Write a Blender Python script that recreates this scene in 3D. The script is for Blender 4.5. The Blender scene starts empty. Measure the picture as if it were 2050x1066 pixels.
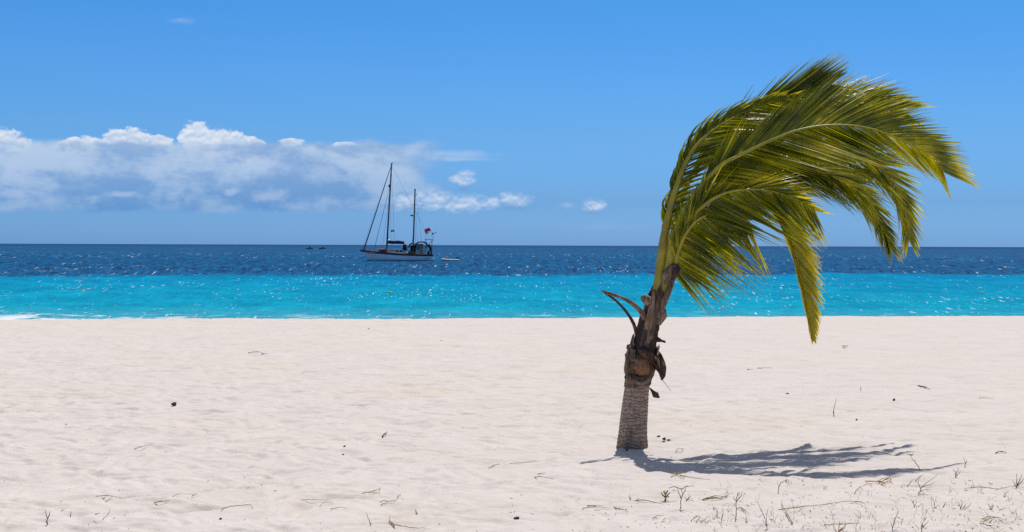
import bpy, math, random
import numpy as np
from mathutils import Vector, Matrix, noise as mnoise

S = bpy.context.scene
C = S.collection
R = math.radians
random.seed(11)
rng = np.random.default_rng(5)

# ------------------------------------------------------------------ camera
F = 2816.0                      # focal length in photo pixels (photo 2050 x 1066)
PITCH, ROLL = R(0.845), R(0.196)
cam = bpy.data.cameras.new('camera'); camo = bpy.data.objects.new('camera', cam); C.objects.link(camo)
cam.lens = 36 * F / 2050; cam.sensor_width = 36
cam.clip_start = 0.1; cam.clip_end = 60000
CAMM = Matrix.Translation((0, 0, 2.0)) @ Matrix.Rotation(R(90) - PITCH, 4, 'X') @ Matrix.Rotation(ROLL, 4, 'Z')
camo.matrix_world = CAMM
S.camera = camo
ROT = CAMM.to_3x3()
CP = Vector((0, 0, 2.0))

def ray(px, py):
    return (ROT @ Vector(((px - 1025) / F, -(py - 533) / F, -1))).normalized()
def P(px, py, y):               # the point at distance y (metres ahead) seen at that place of the photograph
    d = ray(px, py); return CP + d * (y / d.y)
def PZ(px, py, z=0.0):          # the point on the level z
    d = ray(px, py); return CP + d * ((z - 2.0) / d.z)

# ------------------------------------------------------------------ light
SUNV = Vector((0.15, 0.42, 1.0)).normalized()
S.view_settings.view_transform = 'Standard'
S.view_settings.look = 'None'
S.view_settings.exposure = 0.0
sun = bpy.data.lights.new('sun', 'SUN'); suno = bpy.data.objects.new('sun', sun); C.objects.link(suno)
sun.energy = 3.8; sun.angle = R(0.5); sun.color = (1.0, 0.965, 0.92)
suno.rotation_euler = SUNV.to_track_quat('Z', 'Y').to_euler()

def lin(r, g, b):
    f = lambda v: (v/255/12.92 if v/255 <= .04045 else ((v/255+.055)/1.055)**2.4)
    return (f(r), f(g), f(b))

class G:                        # small helper for node graphs
    def __init__(s, tree): s.t = tree; s.n = tree.nodes; s.l = tree.links
    def new(s, kind, **kw):
        x = s.n.new(kind)
        for k, v in kw.items(): setattr(x, k, v)
        return x
    def put(s, sock, v):
        if hasattr(v, 'links') or isinstance(v, bpy.types.NodeSocket): s.l.new(v, sock)
        elif isinstance(v, (tuple, list)) and len(v) == 3 and sock.type == 'RGBA': sock.default_value = (*v, 1)
        else: sock.default_value = v
    def m(s, op, a, b=0.0, c=None, clamp=False):
        x = s.new('ShaderNodeMath', operation=op, use_clamp=clamp)
        s.put(x.inputs[0], a); s.put(x.inputs[1], b)
        if c is not None: s.put(x.inputs[2], c)
        return x.outputs[0]
    def mr(s, v, a, b, c=0.0, d=1.0, kind='LINEAR'):
        x = s.new('ShaderNodeMapRange', interpolation_type=kind)
        s.put(x.inputs[0], v)
        for i, q in enumerate((a, b, c, d)): s.put(x.inputs[i+1], q)
        return x.outputs[0]
    def xyz(s, a, b, c=0.0):
        x = s.new('ShaderNodeCombineXYZ'); s.put(x.inputs[0], a); s.put(x.inputs[1], b); s.put(x.inputs[2], c); return x.outputs[0]
    def noise(s, v, scale=1.0, detail=4.0, rough=.5, dist=0.0):
        x = s.new('ShaderNodeTexNoise'); s.put(x.inputs['Vector'], v)
        x.inputs['Scale'].default_value = scale; x.inputs['Detail'].default_value = detail
        x.inputs['Roughness'].default_value = rough; x.inputs['Distortion'].default_value = dist
        return x.outputs[0]
    def mix(s, f, a, b, kind='MIX'):
        x = s.new('ShaderNodeMix', data_type='RGBA', blend_type=kind)
        s.put(x.inputs[0], f); s.put(x.inputs[6], a); s.put(x.inputs[7], b); return x.outputs[2]
    def ramp(s, v, stops):
        x = s.new('ShaderNodeValToRGB'); s.put(x.inputs[0], v)
        e = x.color_ramp.elements
        while len(e) < len(stops): e.new(.5)
        for q, (p, c) in zip(e, stops): q.position = p; q.color = (*c, 1)
        return x.outputs[0]

def build_world():
    w = bpy.data.worlds.new('World'); S.world = w; w.use_nodes = True
    g = G(w.node_tree); bg = g.n['Background']; K = 0.1
    sky = g.new('ShaderNodeTexSky', sky_type='NISHITA', sun_disc=False)
    sky.sun_elevation = math.asin(SUNV.z); sky.sun_rotation = math.atan2(SUNV.x, SUNV.y)
    sky.altitude = 0
    tc = g.new('ShaderNodeTexCoord'); sp = g.new('ShaderNodeSeparateXYZ'); g.l.new(tc.outputs['Generated'], sp.inputs[0])
    x, y, z = sp.outputs
    # clear tropical air: the blue deepens upward
    q = 2.5
    mulc = g.ramp(g.m('MULTIPLY', z, 2.0), [(0.0, (.42/q, .95/q, 2.3/q)), (.06, (.285/q, .67/q, 1.54/q)),
             (.16, (.275/q, .65/q, 1.26/q)), (.336, (.20/q, .62/q, 1.17/q)), (.55, (.50/q, .70/q, 1.0/q)), (1.0, (1.05/q, .96/q, .88/q))])
    base = g.mix(1.0, sky.outputs[0], mulc, 'MULTIPLY')
    base = g.mix(1.0, base, (q, q, q), 'MULTIPLY')
    # bearing and height above the horizon, in milliradians-like units
    ys = g.m('MAXIMUM', y, .05)
    U = g.m('MULTIPLY_ADD', g.m('DIVIDE', x, ys), F, 1025.0)
    V = g.m('MULTIPLY', g.m('DIVIDE', z, ys), F)
    front = g.mr(y, .3, .5)
    p = g.xyz(g.m('DIVIDE', U, 100.0), g.m('DIVIDE', V, 62.0), 3.7)
    n_fine = g.noise(p, 4.2, 7, .58)
    n_mid = g.noise(p, 1.5, 6, .55, .25)
    n_big = g.noise(g.xyz(g.m('DIVIDE', U, 170.0), g.m('DIVIDE', V, 70.0), 9.1), 1.0, 4, .5, .3)
    p_up = g.xyz(g.m('DIVIDE', U, 100.0), g.m('DIVIDE', g.m('ADD', V, 7.0), 62.0), 3.7)
    n_fine_up = g.noise(p_up, 4.2, 7, .58)
    relief = g.m('MULTIPLY_ADD', g.m('SUBTRACT', n_fine, n_fine_up), 3.2, .5, clamp=True)
    def puff(u, v, a, bu, bd, amp=.75, soft=.35, n=None):
        du = g.m('DIVIDE', g.m('SUBTRACT', U, float(u)), float(a))
        dv = g.m('SUBTRACT', V, float(v))
        up = g.m('DIVIDE', g.m('MAXIMUM', dv, 0.0), float(bu)); dn = g.m('DIVIDE', g.m('MINIMUM', dv, 0.0), float(bd))
        r = g.m('SQRT', g.m('ADD', g.m('MULTIPLY', du, du), g.m('ADD', g.m('MULTIPLY', up, up), g.m('MULTIPLY', dn, dn))))
        f = g.m('MULTIPLY_ADD', g.m('SUBTRACT', n or n_fine, .5), 2*amp, g.m('SUBTRACT', 1.0, r))
        return g.mr(f, 0.0, soft, kind='SMOOTHSTEP')
    def union(l):
        o = l[0]
        for k in l[1:]: o = g.m('MAXIMUM', o, k)
        return o
    def L(c): return tuple(v / K for v in lin(*c))
    col = base
    # wispy veils
    veil = union([puff(870, 182, 175, 12, 16, .55, .9, n_mid), puff(905, 173, 110, 6, 8, .4, .8), puff(720, 170, 160, 32, 40, .5, .9, n_mid),
                  puff(1210, 38, 150, 17, 14, .7, 3.5), puff(362, 447, 40, 10, 10, .6, 1.6), puff(1135, 80, 26, 10, 10, .7, 1.2)])
    col = g.mix(g.m('MULTIPLY', veil, .66), col, L((168, 198, 234)))
    # bright cumulus heads behind the bank
    tops = union([puff(-5, 206, 70, 26, 30, .6, .26), puff(168, 196, 58, 22, 20, .6, .26), puff(255, 206, 66, 26, 20, .6, .26), puff(312, 204, 36, 16, 16, .6, .2),
                  puff(392, 212, 38, 36, 40, .55, .24), puff(440, 208, 60, 25, 40, .6, .26), puff(490, 204, 42, 15, 40, .5, .2),
                  puff(582, 206, 30, 7, 12, .5, .3), puff(690, 200, 24, 7, 14, .5, .3)])
    wc = g.mix(relief, L((188, 207, 234)), L((230, 235, 243)))
    col = g.mix(g.m('MULTIPLY', tops, .95), col, wc)
    # the long grey-blue bank
    bank = g.m('MULTIPLY', g.mr(g.m('MULTIPLY_ADD', g.m('SUBTRACT', n_mid, .5), 22.0, V), 60.0, 72.0, kind='SMOOTHSTEP'),
                           g.mr(g.m('MULTIPLY_ADD', g.m('SUBTRACT', n_mid, .5), 26.0, V), 196.0, 212.0, 1.0, 0.0, 'SMOOTHSTEP'))
    edge = g.mr(g.m('ADD', g.m('MULTIPLY_ADD', g.m('SUBTRACT', n_mid, .5), 190.0, U), g.m('MULTIPLY', g.m('SUBTRACT', n_fine, .5), 110.0)), 800.0, 900.0, 1.0, 0.0, 'SMOOTHSTEP')
    bank = g.m('MULTIPLY', bank, edge)
    lo = g.mix(g.mr(V, 62.0, 190.0), L((96, 149, 208)), L((140, 174, 217)))
    hi = g.mix(g.mr(V, 62.0, 200.0), L((143, 178, 219)), L((188, 208, 233)))
    bc = g.mix(g.mr(g.m('ADD', g.m('MULTIPLY', n_big, .75), g.m('MULTIPLY', n_fine, .25)), .40, .62, kind='SMOOTHSTEP'), lo, hi)
    spots = union([puff(45, 150, 70, 26, 20, .7, 1.0), puff(330, 165, 60, 30, 24, .7, 1.0), puff(150, 170, 60, 26, 26, .7, 1.0), puff(430, 170, 40, 18, 14, .7, .9),
                   puff(540, 96, 55, 22, 16, .7, .9), puff(462, 104, 18, 10, 10, .5, .7), puff(540, 158, 80, 30, 30, .7, 1.0), puff(20, 100, 60, 14, 10, .6, 1.0),
                   puff(245, 100, 50, 10, 8, .6, 1.0), puff(640, 140, 70, 30, 26, .7, 1.0)])
    bc = g.mix(g.m('MULTIPLY', spots, .55), bc, L((184, 202, 233)))
    col = g.mix(g.m('MULTIPLY', bank, .93), col, bc)
    # small fair-weather puffs to the right
    sp_ = union([puff(930, 133, 34, 20, 16, .65, .7), puff(868, 92, 62, 26, 26, .6, .8), puff(815, 92, 60, 16, 26, .55, .9), puff(935, 84, 74, 24, 22, .6, .8), puff(986, 88, 22, 14, 14, .5, .8),
                 puff(1014, 92, 22, 18, 12, .6, .7), puff(1036, 88, 38, 18, 16, .6, .7), puff(1190, 78, 28, 20, 16, .6, .8)])
    pc = g.mix(relief, L((146, 183, 229)), L((200, 215, 237)))
    col = g.mix(g.m('MULTIPLY', sp_, .92), col, pc)
    un = union([puff(1030, 74, 42, 12, 9, .6, 1.0), puff(1188, 66, 34, 8, 7, .5, 1.0), puff(930, 112, 24, 10, 10, .6, 1.0)])
    col = g.mix(g.m('MULTIPLY', un, .45), col, L((112, 152, 208)))
    col = g.mix(front, base, col)
    g.l.new(col, bg.inputs[0]); bg.inputs[1].default_value = K
build_world()

# ------------------------------------------------------------------ helpers
def newmat(name):
    m = bpy.data.materials.new(name); m.use_nodes = True
    g = G(m.node_tree); return m, g, g.n['Principled BSDF']

def simple(name, col, rough=.6, var=.15, scale=8.0, metal=0.0, bump=0.0):
    m, g, b = newmat(name)
    tc = g.new('ShaderNodeTexCoord')
    n = g.noise(tc.outputs['Object'], scale, 4)
    c1 = tuple(v*(1-var) for v in col); c2 = tuple(min(1, v*(1+var)) for v in col)
    g.l.new(g.mix(g.mr(n, .3, .7), c1, c2), b.inputs['Base Color'])
    b.inputs['Roughness'].default_value = rough; b.inputs['Metallic'].default_value = metal
    if bump:
        bp = g.new('ShaderNodeBump'); bp.inputs['Strength'].default_value = bump; bp.inputs['Distance'].default_value = .01
        g.l.new(n, bp.inputs['Height']); g.l.new(bp.outputs[0], b.inputs['Normal'])
    return m

def mesh_obj(name, verts, faces, mat, parent=None, smooth=True, loc=None):
    me = bpy.data.meshes.new(name); me.from_pydata([tuple(v) for v in verts], [], faces)
    if mat: me.materials.append(mat)
    if smooth: me.polygons.foreach_set('use_smooth', [True]*len(me.polygons))
    me.update()
    o = bpy.data.objects.new(name, me); C.objects.link(o)
    if parent: o.parent = parent
    if loc is not None: o.location = loc
    return o

def tag(o, label=None, cat=None, group=None, kind=None):
    if label: o['label'] = label
    if cat: o['category'] = cat
    if group: o['group'] = group
    if kind: o['kind'] = kind
    return o

def empty(name, loc, rz=0.0):
    o = bpy.data.objects.new(name, None); C.objects.link(o); o.location = loc; o.rotation_euler = (0, 0, rz); o.empty_display_size = .2
    return o

class MB:
    def __init__(s): s.v = []; s.f = []; s.a = []
    def build(s, name, mat, parent=None, smooth=True, origin=None):
        vs = s.v
        if origin is not None: vs = [Vector(q) - Vector(origin) for q in vs]
        o = mesh_obj(name, vs, s.f, mat, parent, smooth, origin)
        if s.a:
            at = o.data.attributes.new('tint', 'FLOAT', 'POINT'); at.data.foreach_set('value', s.a)
        return o
    def tube(s, pts, rad, n=8, flat=1.0, rnd=0.0, cap=True):
        pts = [Vector(p) for p in pts]; k = len(s.v); m = len(pts)
        if not isinstance(rad, (list, tuple)): rad = [rad]*m
        prev = None
        for i, p in enumerate(pts):
            t = (pts[min(i+1, m-1)] - pts[max(i-1, 0)]).normalized()
            if prev is None:
                a = Vector((0, 1, 0)) if abs(t.y) < .9 else Vector((1, 0, 0))
                u = (a - t*a.dot(t)).normalized()
            else: u = (prev - t*prev.dot(t)).normalized()
            prev = u; w = t.cross(u)
            for j in range(n):
                an = 2*math.pi*j/n; r = rad[i]
                if rnd: r *= 1 + rnd*mnoise.noise(p*9 + Vector((math.cos(an), math.sin(an), 0))*1.5)
                s.v.append(p + u*math.cos(an)*r*flat + w*math.sin(an)*r)
        for i in range(m-1):
            for j in range(n):
                a = k+i*n+j; b = k+i*n+(j+1) % n
                s.f.append((a, b, b+n, a+n))
        if cap:
            s.f.append(tuple(k+j for j in range(n))[::-1]); s.f.append(tuple(k+(m-1)*n+j for j in range(n)))
        return s
    def box(s, c, d, taper=1.0):
        k = len(s.v); x, y, z = c; a, b, h = d[0]/2, d[1]/2, d[2]/2
        for zz, t in ((-h, 1), (h, taper)):
            for xx, yy in ((-a, -b), (a, -b), (a, b), (-a, b)): s.v.append(Vector((x+xx*t, y+yy*t, z+zz)))
        for q in ((3, 2, 1, 0), (4, 5, 6, 7), (0, 1, 5, 4), (1, 2, 6, 5), (2, 3, 7, 6), (3, 0, 4, 7)): s.f.append(tuple(k+i for i in q))
        return s
    def sph(s, c, r, n=12, m=8, squash=(1, 1, 1), rnd=0.0):
        k = len(s.v); c = Vector(c)
        for i in range(m+1):
            th = math.pi*i/m
            for j in range(n):
                ph = 2*math.pi*j/n
                d = Vector((math.sin(th)*math.cos(ph), math.sin(th)*math.sin(ph), math.cos(th)))
                rr = r*(1 + rnd*mnoise.noise(d*1.7 + c*3))
                s.v.append(c + Vector((d.x*squash[0], d.y*squash[1], d.z*squash[2]))*rr)
        for i in range(m):
            for j in range(n):
                a = k+i*n+j; b = k+i*n+(j+1) % n
                s.f.append((a, a+n, b+n, b))
        return s

def catmull(pts, per=8):
    P_ = [Vector(p) for p in pts]; P_ = [P_[0]*2-P_[1]] + P_ + [P_[-1]*2-P_[-2]]; out = []
    for i in range(1, len(P_)-2):
        a, b, c, d = P_[i-1:i+3]
        for k in range(per):
            t = k/per; out.append(.5*((2*b)+(c-a)*t+(2*a-5*b+4*c-d)*t*t+(3*b-a-3*c+d)*t**3))
    out.append(P_[-2]); return out

def _h(i, j, s):
    n = (i.astype(np.int64)*374761393 + j.astype(np.int64)*668265263 + s*1442695041) & 0xffffffff
    n = ((n ^ (n >> 13))*1274126177) & 0xffffffff
    return ((n ^ (n >> 16)) & 0xffff)/65535.0*2*np.pi
def gnoise(x, y, s=0):           # gradient noise about -1..1
    i = np.floor(x); j = np.floor(y); fx = x-i; fy = y-j
    u = fx**3*(fx*(fx*6-15)+10); v = fy**3*(fy*(fy*6-15)+10)
    def g(a, b):
        h = _h(i+a, j+b, s); return np.cos(h)*(fx-a)+np.sin(h)*(fy-b)
    return ((g(0, 0)*(1-u)+g(1, 0)*u)*(1-v)+(g(0, 1)*(1-u)+g(1, 1)*u)*v)*1.5

def grid_obj(name, X, Y, Z, mat):
    nr, nc = X.shape
    me = bpy.data.meshes.new(name)
    co = np.stack([X, Y, Z], -1).reshape(-1, 3).astype(np.float32)
    idx = np.arange(nr*nc).reshape(nr, nc)
    q = np.stack([idx[:-1, :-1], idx[:-1, 1:], idx[1:, 1:], idx[1:, :-1]], -1).reshape(-1, 4)
    me.vertices.add(len(co)); me.vertices.foreach_set('co', co.ravel())
    me.loops.add(q.size); me.loops.foreach_set('vertex_index', q.ravel().astype(np.int32))
    me.polygons.add(len(q)); me.polygons.foreach_set('loop_start', np.arange(0, q.size, 4, dtype=np.int32))
    me.update(calc_edges=True)
    me.polygons.foreach_set('use_smooth', np.ones(len(q), bool))
    me.materials.append(mat)
    o = bpy.data.objects.new(name, me); C.objects.link(o); return o

# ------------------------------------------------------------------ sand
def sand_material():
    m, g, b = newmat('sand')
    tc = g.new('ShaderNodeTexCoord'); v = tc.outputs['Object']
    n1 = g.noise(v, 1.1, 5, .6); n2 = g.noise(v, 90.0, 3, .6); n3 = g.noise(v, .35, 3, .5)
    c = g.mix(g.mr(n1, .3, .7), (.592, .532, .484), (.640, .579, .533))
    c = g.mix(g.m('MULTIPLY', g.mr(n3, .52, .72), .45), c, (.63, .535, .42))
    c = g.mix(g.m('MULTIPLY', g.mr(n2, .35, .75), .22), c, (.50, .44, .41))
    # dark grains of shell and dried weed
    vo = g.new('ShaderNodeTexVoronoi'); g.put(vo.inputs['Vector'], v); vo.inputs['Scale'].default_value = 16
    n4 = g.noise(v, .8, 3)
    sp = g.m('MULTIPLY', g.mr(vo.outputs['Distance'], .03, .06, 1.0, 0.0), g.mr(n4, .55, .62))
    c = g.mix(g.m('MULTIPLY', sp, .55), c, (.16, .12, .09))
    g.l.new(c, b.inputs['Base Color']); b.inputs['Roughness'].default_value = 1.0; b.inputs['Specular IOR Level'].default_value = .1
    b1 = g.new('ShaderNodeBump'); b1.inputs['Strength'].default_value = .35; b1.inputs['Distance'].default_value = .004
    g.l.new(n2, b1.inputs['Height'])
    b2 = g.new('ShaderNodeBump'); b2.inputs['Strength'].default_value = .75; b2.inputs['Distance'].default_value = .02
    g.l.new(g.noise(v, 10.0, 5, .65), b2.inputs['Height']); g.l.new(b1.outputs[0], b2.inputs['Normal'])
    g.l.new(b2.outputs[0], b.inputs['Normal'])
    return m

def crest(x):                    # how far from the camera the beach tips over towards the sea
    return 39.0 + .14*x + .5*gnoise(x*.13, x*0+.5, 9)
PRINTS = [(1440, 686), (1463, 677), (1488, 669), (1512, 661), (1532, 654), (1550, 647), (1415, 696), (1388, 706)]
def sand_z(x, y):
    x = np.asarray(x, float); y = np.asarray(y, float)
    near = np.clip((y-4)/4, 0, 1)
    a = .6 + .4*np.clip(-x*.12+.5, 0, 1)
    wx = x + .25*gnoise(x*1.7, y*1.7, 21); wy = y + .25*gnoise(x*1.7, y*1.7, 22)
    z = .018*gnoise(x*.35, y*.3, 1) + .016*a*gnoise(wx*1.6, wy*1.5, 2)
    r = gnoise(wx*3.4, wy*3.0, 3); z = z - .054*a*np.abs(r) 
    r2 = gnoise(wx*7.3+3, wy*6.5, 4); z = z - .024*a*np.abs(r2) + .002*gnoise(x*19, y*17, 5)
    r3 = gnoise(wx*2.3+7, wy*2.0, 6); z = z - .07*a*np.clip(r3-.42, 0, 1)*1.6
    z = z*near
    z = z + .05*np.exp(-((x-1.25)**2+(y-14.0)**2)/.35**2)*0.5
    for px, py in PRINTS:
        q = PZ(px, py); z = z - .035*np.exp(-((x-q.x)/.16)**2-((y-q.y)/.24)**2)
    c = crest(x); t = np.clip(y-c+.4, 0, None)
    drop = np.where(t < 1.2, t*t*.06, .0864+(t-1.2)*.144)
    z = z*np.clip(1-(y-c)/4, .15, 1) - np.minimum(drop, 6.0)
    z = np.where(y < 4, -.02*np.clip(4-y, 0, 40)**.7, z)
    return z
def build_sand():
    U = np.concatenate([-np.geomspace(30, .46, 26), np.arange(-.43, .4301, .0026), np.geomspace(.46, 30, 26)])
    ys = [-60, -40, -20, -8, 0, 4, 6, 7.5, 8.5]; y = 9.2
    while y < 42: ys.append(y); y += max(.025, y*y*.00009)
    while y < 55: ys.append(y); y += .5
    ys += [60, 70, 90, 130, 300, 1500]
    Yv = np.array(ys); W = np.maximum(Yv, 9.0)
    X = U[None, :]*W[:, None]; Y = np.repeat(Yv[:, None], len(U), 1)
    return tag(grid_obj('beach_sand', X, Y, sand_z(X, Y), sand_material()), kind='structure')
build_sand()
def ground(px, py):
    q = PZ(px, py)
    for _ in range(3): q = PZ(px, py, float(sand_z(q.x, q.y)))
    return q

# ------------------------------------------------------------------ sea
SEA = -1.0
def sea_material():
    m, g, b = newmat('sea_water')
    g.n.remove(b); out = g.n['Material Output']
    tc = g.new('ShaderNodeTexCoord'); v = tc.outputs['Object']; sp = g.new('ShaderNodeSeparateXYZ'); g.l.new(v, sp.inputs[0]); x, y, z = sp.outputs
    st = lambda sx, sy, o=0.0: g.xyz(g.m('DIVIDE', x, sx), g.m('DIVIDE', y, sy), o)
    wob = g.noise(st(22.0, 30.0), 1.0, 5, .6)
    yb = g.m('SUBTRACT', g.m('MULTIPLY_ADD', g.m('SUBTRACT', wob, .5), 34.0, y), g.m('MULTIPLY', x, .25))
    deep = g.mr(yb, 131.0, 146.0, kind='SMOOTHSTEP')        # where the seabed turns from sand to weed
    shore = g.mr(y, 52.0, 68.0, 1.0, 0.0)
    n_t = g.noise(st(5.0, 9.0, 2.0), 1.0, 4, .6)
    turq = g.mix(g.mr(y, 60.0, 135.0), (.004, .300, .425), (.001, .225, .410))
    turq = g.mix(g.mr(n_t, .35, .68), g.mix(1.0, turq, (.6, .84, .90), 'MULTIPLY'), g.mix(1.0, turq, (1.5, 1.16, 1.12), 'MULTIPLY'))
    n_s = g.noise(st(.8, 3.0, 12.0), 1.0, 5, .7)
    turq = g.mix(g.mr(n_s, .40, .64), g.mix(1.0, turq, (.6, .86, .92), 'MULTIPLY'), g.mix(1.0, turq, (1.6, 1.12, 1.08), 'MULTIPLY'))
    turq = g.mix(g.m('MULTIPLY', shore, .6), turq, (.09, .36, .44))
    # sky reflections painted as light and dark streaks, longer ones further out
    w2 = g.mr(y, 190.0, 300.0, kind='SMOOTHSTEP'); w3 = g.mr(y, 520.0, 900.0, kind='SMOOTHSTEP'); w4 = g.mr(y, 1500.0, 3000.0, kind='SMOOTHSTEP')
    def fam(k, o, det=5, ro=.7):
        a = g.noise(st(.75*k, 5.5*k, o), 1.0, det, ro); b_ = g.noise(st(1.3*k, 14.0*k, o+1), 1.0, det, ro)
        c_ = g.noise(st(3.2*k, 62.0*k, o+2), 1.0, det, ro); d_ = g.noise(st(9.0*k, 300.0*k, o+3), 1.0, det, ro)
        f = lambda w, p, q: g.m('MULTIPLY_ADD', w, g.m('SUBTRACT', q, p), p)
        return f(w4, f(w3, f(w2, a, b_), c_), d_)
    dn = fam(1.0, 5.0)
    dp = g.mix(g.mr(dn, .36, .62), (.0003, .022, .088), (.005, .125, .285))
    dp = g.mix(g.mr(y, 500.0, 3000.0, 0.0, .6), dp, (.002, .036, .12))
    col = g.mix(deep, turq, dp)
    # whitecaps, and sun glints painted in as small white specks
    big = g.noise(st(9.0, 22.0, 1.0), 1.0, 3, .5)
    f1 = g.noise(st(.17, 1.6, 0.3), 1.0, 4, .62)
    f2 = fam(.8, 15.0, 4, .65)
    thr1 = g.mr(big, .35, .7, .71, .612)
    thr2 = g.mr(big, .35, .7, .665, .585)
    glint_near = g.mr(g.m('SUBTRACT', f1, thr1), 0.0, .03)
    cap_glint = g.m('MULTIPLY', g.mr(g.m('SUBTRACT', f2, thr2), 0.0, .06), .75)
    foam_glint = g.m('ADD', g.m('MULTIPLY', glint_near, g.m('SUBTRACT', 1.0, deep)), g.m('MULTIPLY', g.m('MULTIPLY', cap_glint, deep), g.mr(y, 400.0, 2500.0, 1.0, .15)), clamp=True)
    # the little breaker at the left end of the beach and the thin swash line
    brk = g.noise(st(1.6, 1.3, 4.0), 1.0, 6, .7)
    xl = g.mr(x, -21.5, -8.5, .52, 0.0)
    band = g.m('MULTIPLY', g.mr(y, 52.0, 54.0), g.mr(y, 55.5, 60.0, 1.0, 0.0))
    fb = g.mr(g.m('SUBTRACT', g.m('ADD', brk, g.m('MULTIPLY', xl, band)), .80), 0.0, .12)
    foam_glint = g.m('MAXIMUM', foam_glint, g.m('MULTIPLY', fb, band))
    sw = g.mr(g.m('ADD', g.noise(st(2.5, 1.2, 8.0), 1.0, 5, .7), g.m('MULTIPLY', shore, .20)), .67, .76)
    foam_glint = g.m('MAXIMUM', foam_glint, g.m('MULTIPLY', sw, g.mr(y, 54.0, 66.0, .8, 0.0)))
    # ripples: small chop of several lengths, longer crests far out
    h1 = g.noise(st(.35, .8), 1.0, 3, .6); h2 = g.noise(st(1.1, 2.6, 3.0), 1.0, 4, .6); h3 = g.noise(st(1.5, 14.0, 7.0), 1.0, 5, .7)
    bp1 = g.new('ShaderNodeBump'); bp1.inputs['Strength'].default_value = 1.0; bp1.inputs['Distance'].default_value = .16; g.l.new(h1, bp1.inputs['Height'])
    bp2 = g.new('ShaderNodeBump'); bp2.inputs['Strength'].default_value = 1.0; bp2.inputs['Distance'].default_value = .35; g.l.new(h2, bp2.inputs['Height']); g.l.new(bp1.outputs[0], bp2.inputs['Normal'])
    nrm = bp2.outputs[0]
    df = g.new('ShaderNodeBsdfDiffuse'); g.l.new(col, df.inputs[0]); g.l.new(nrm, df.inputs['Normal'])
    gl = g.new('ShaderNodeBsdfGlossy'); gl.inputs['Roughness'].default_value = .22; g.l.new(nrm, gl.inputs['Normal'])
    fr = g.new('ShaderNodeFresnel'); fr.inputs[0].default_value = 1.33; g.l.new(nrm, fr.inputs['Normal'])
    lim = g.mr(deep, 0.0, 1.0, .03, .085)
    fac = g.m('MINIMUM', g.m('MULTIPLY', fr.outputs[0], .5), lim)
    mx = g.new('ShaderNodeMixShader'); g.l.new(fac, mx.inputs[0]); g.l.new(df.outputs[0], mx.inputs[1]); g.l.new(gl.outputs[0], mx.inputs[2])
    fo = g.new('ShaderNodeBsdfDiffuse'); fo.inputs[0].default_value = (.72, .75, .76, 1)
    m2 = g.new('ShaderNodeMixShader'); g.l.new(foam_glint, m2.inputs[0]); g.l.new(mx.outputs[0], m2.inputs[1]); g.l.new(fo.outputs[0], m2.inputs[2])
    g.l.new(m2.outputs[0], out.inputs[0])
    return m
def build_sea():
    U = np.concatenate([-np.geomspace(25, .42, 22), np.arange(-.40, .4001, .0016), np.geomspace(.42, 25, 22)])
    ys = [38, 42]; y = 45.0
    while y < 1500: ys.append(y); y += max(.28, y*y*.00002, (y/100)*.42)
    ys += [1600, 2000, 3000, 5000, 9000, 18000, 40000]
    Yv = np.array(ys); X = U[None, :]*Yv[:, None]; Y = np.repeat(Yv[:, None], len(U), 1); Z = np.zeros_like(X)
    dx = .0016*Yv; dy = np.gradient(Yv); step = np.maximum(dx, dy)[:, None]
    amp = np.interp(Yv, [45, 60, 120, 160, 600, 1500, 1600], [.02, .35, .6, 1.0, 1.0, .7, 0])[:, None]
    for k in range(46):
        lam = .9*(1.062**k); th = R(62) + rng.normal(0, .6)      # waves run towards the right and out
        kx, ky = 2*np.pi/lam*math.cos(th), 2*np.pi/lam*math.sin(th)
        a = .0085*lam**.55*rng.uniform(.5, 1.4)
        Z += a*np.clip(lam/step-2.0, 0, 1)*np.sin(kx*X+ky*Y+rng.uniform(0, 6.28))
    Z = (Z + .35*np.abs(Z))*amp + SEA
    # one low wave standing up before it breaks, left end
    Z += .12*np.exp(-((Y-57.5-.4*gnoise(X*.2, X*0, 3))/1.1)**2)*np.clip((-X-8)/8, 0, 1)
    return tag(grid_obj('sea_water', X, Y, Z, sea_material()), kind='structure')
build_sea()

# ------------------------------------------------------------------ palm
def leaf_material(name, dark, light, yellow, trans=.55):
    m, g, b = newmat(name); out = g.n['Material Output']
    at = g.new('ShaderNodeAttribute', attribute_name='tint')
    tc = g.new('ShaderNodeTexCoord'); n = g.noise(tc.outputs['Object'], 3.0, 4)
    f = g.m('ADD', g.m('MULTIPLY', at.outputs['Fac'], .8), g.mr(n, .3, .7, -.2, .3), clamp=True)
    c = g.ramp(f, [(0.0, dark), (.5, light), (1.0, yellow)])
    g.l.new(c, b.inputs['Base Color']); b.inputs['Roughness'].default_value = .34; b.inputs['Specular IOR Level'].default_value = .6
    tr = g.new('ShaderNodeBsdfTranslucent'); g.l.new(g.mix(1.0, c, (1.3, 1.2, .3), 'MULTIPLY'), tr.inputs[0])
    mx = g.new('ShaderNodeMixShader'); mx.inputs[0].default_value = trans
    g.l.new(b.outputs[0], mx.inputs[1]); g.l.new(tr.outputs[0], mx.inputs[2]); g.l.new(mx.outputs[0], out.inputs[0])
    return m
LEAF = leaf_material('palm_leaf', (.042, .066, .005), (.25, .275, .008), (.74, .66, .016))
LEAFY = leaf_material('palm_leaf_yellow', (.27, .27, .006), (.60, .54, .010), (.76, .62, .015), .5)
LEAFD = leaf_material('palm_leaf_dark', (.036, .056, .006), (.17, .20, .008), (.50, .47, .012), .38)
RACHIS = simple('palm_midrib', (.34, .30, .02), .4, .25, 5)
PETI = simple('palm_petiole', (.30, .25, .018), .4, .3, 6)

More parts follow.
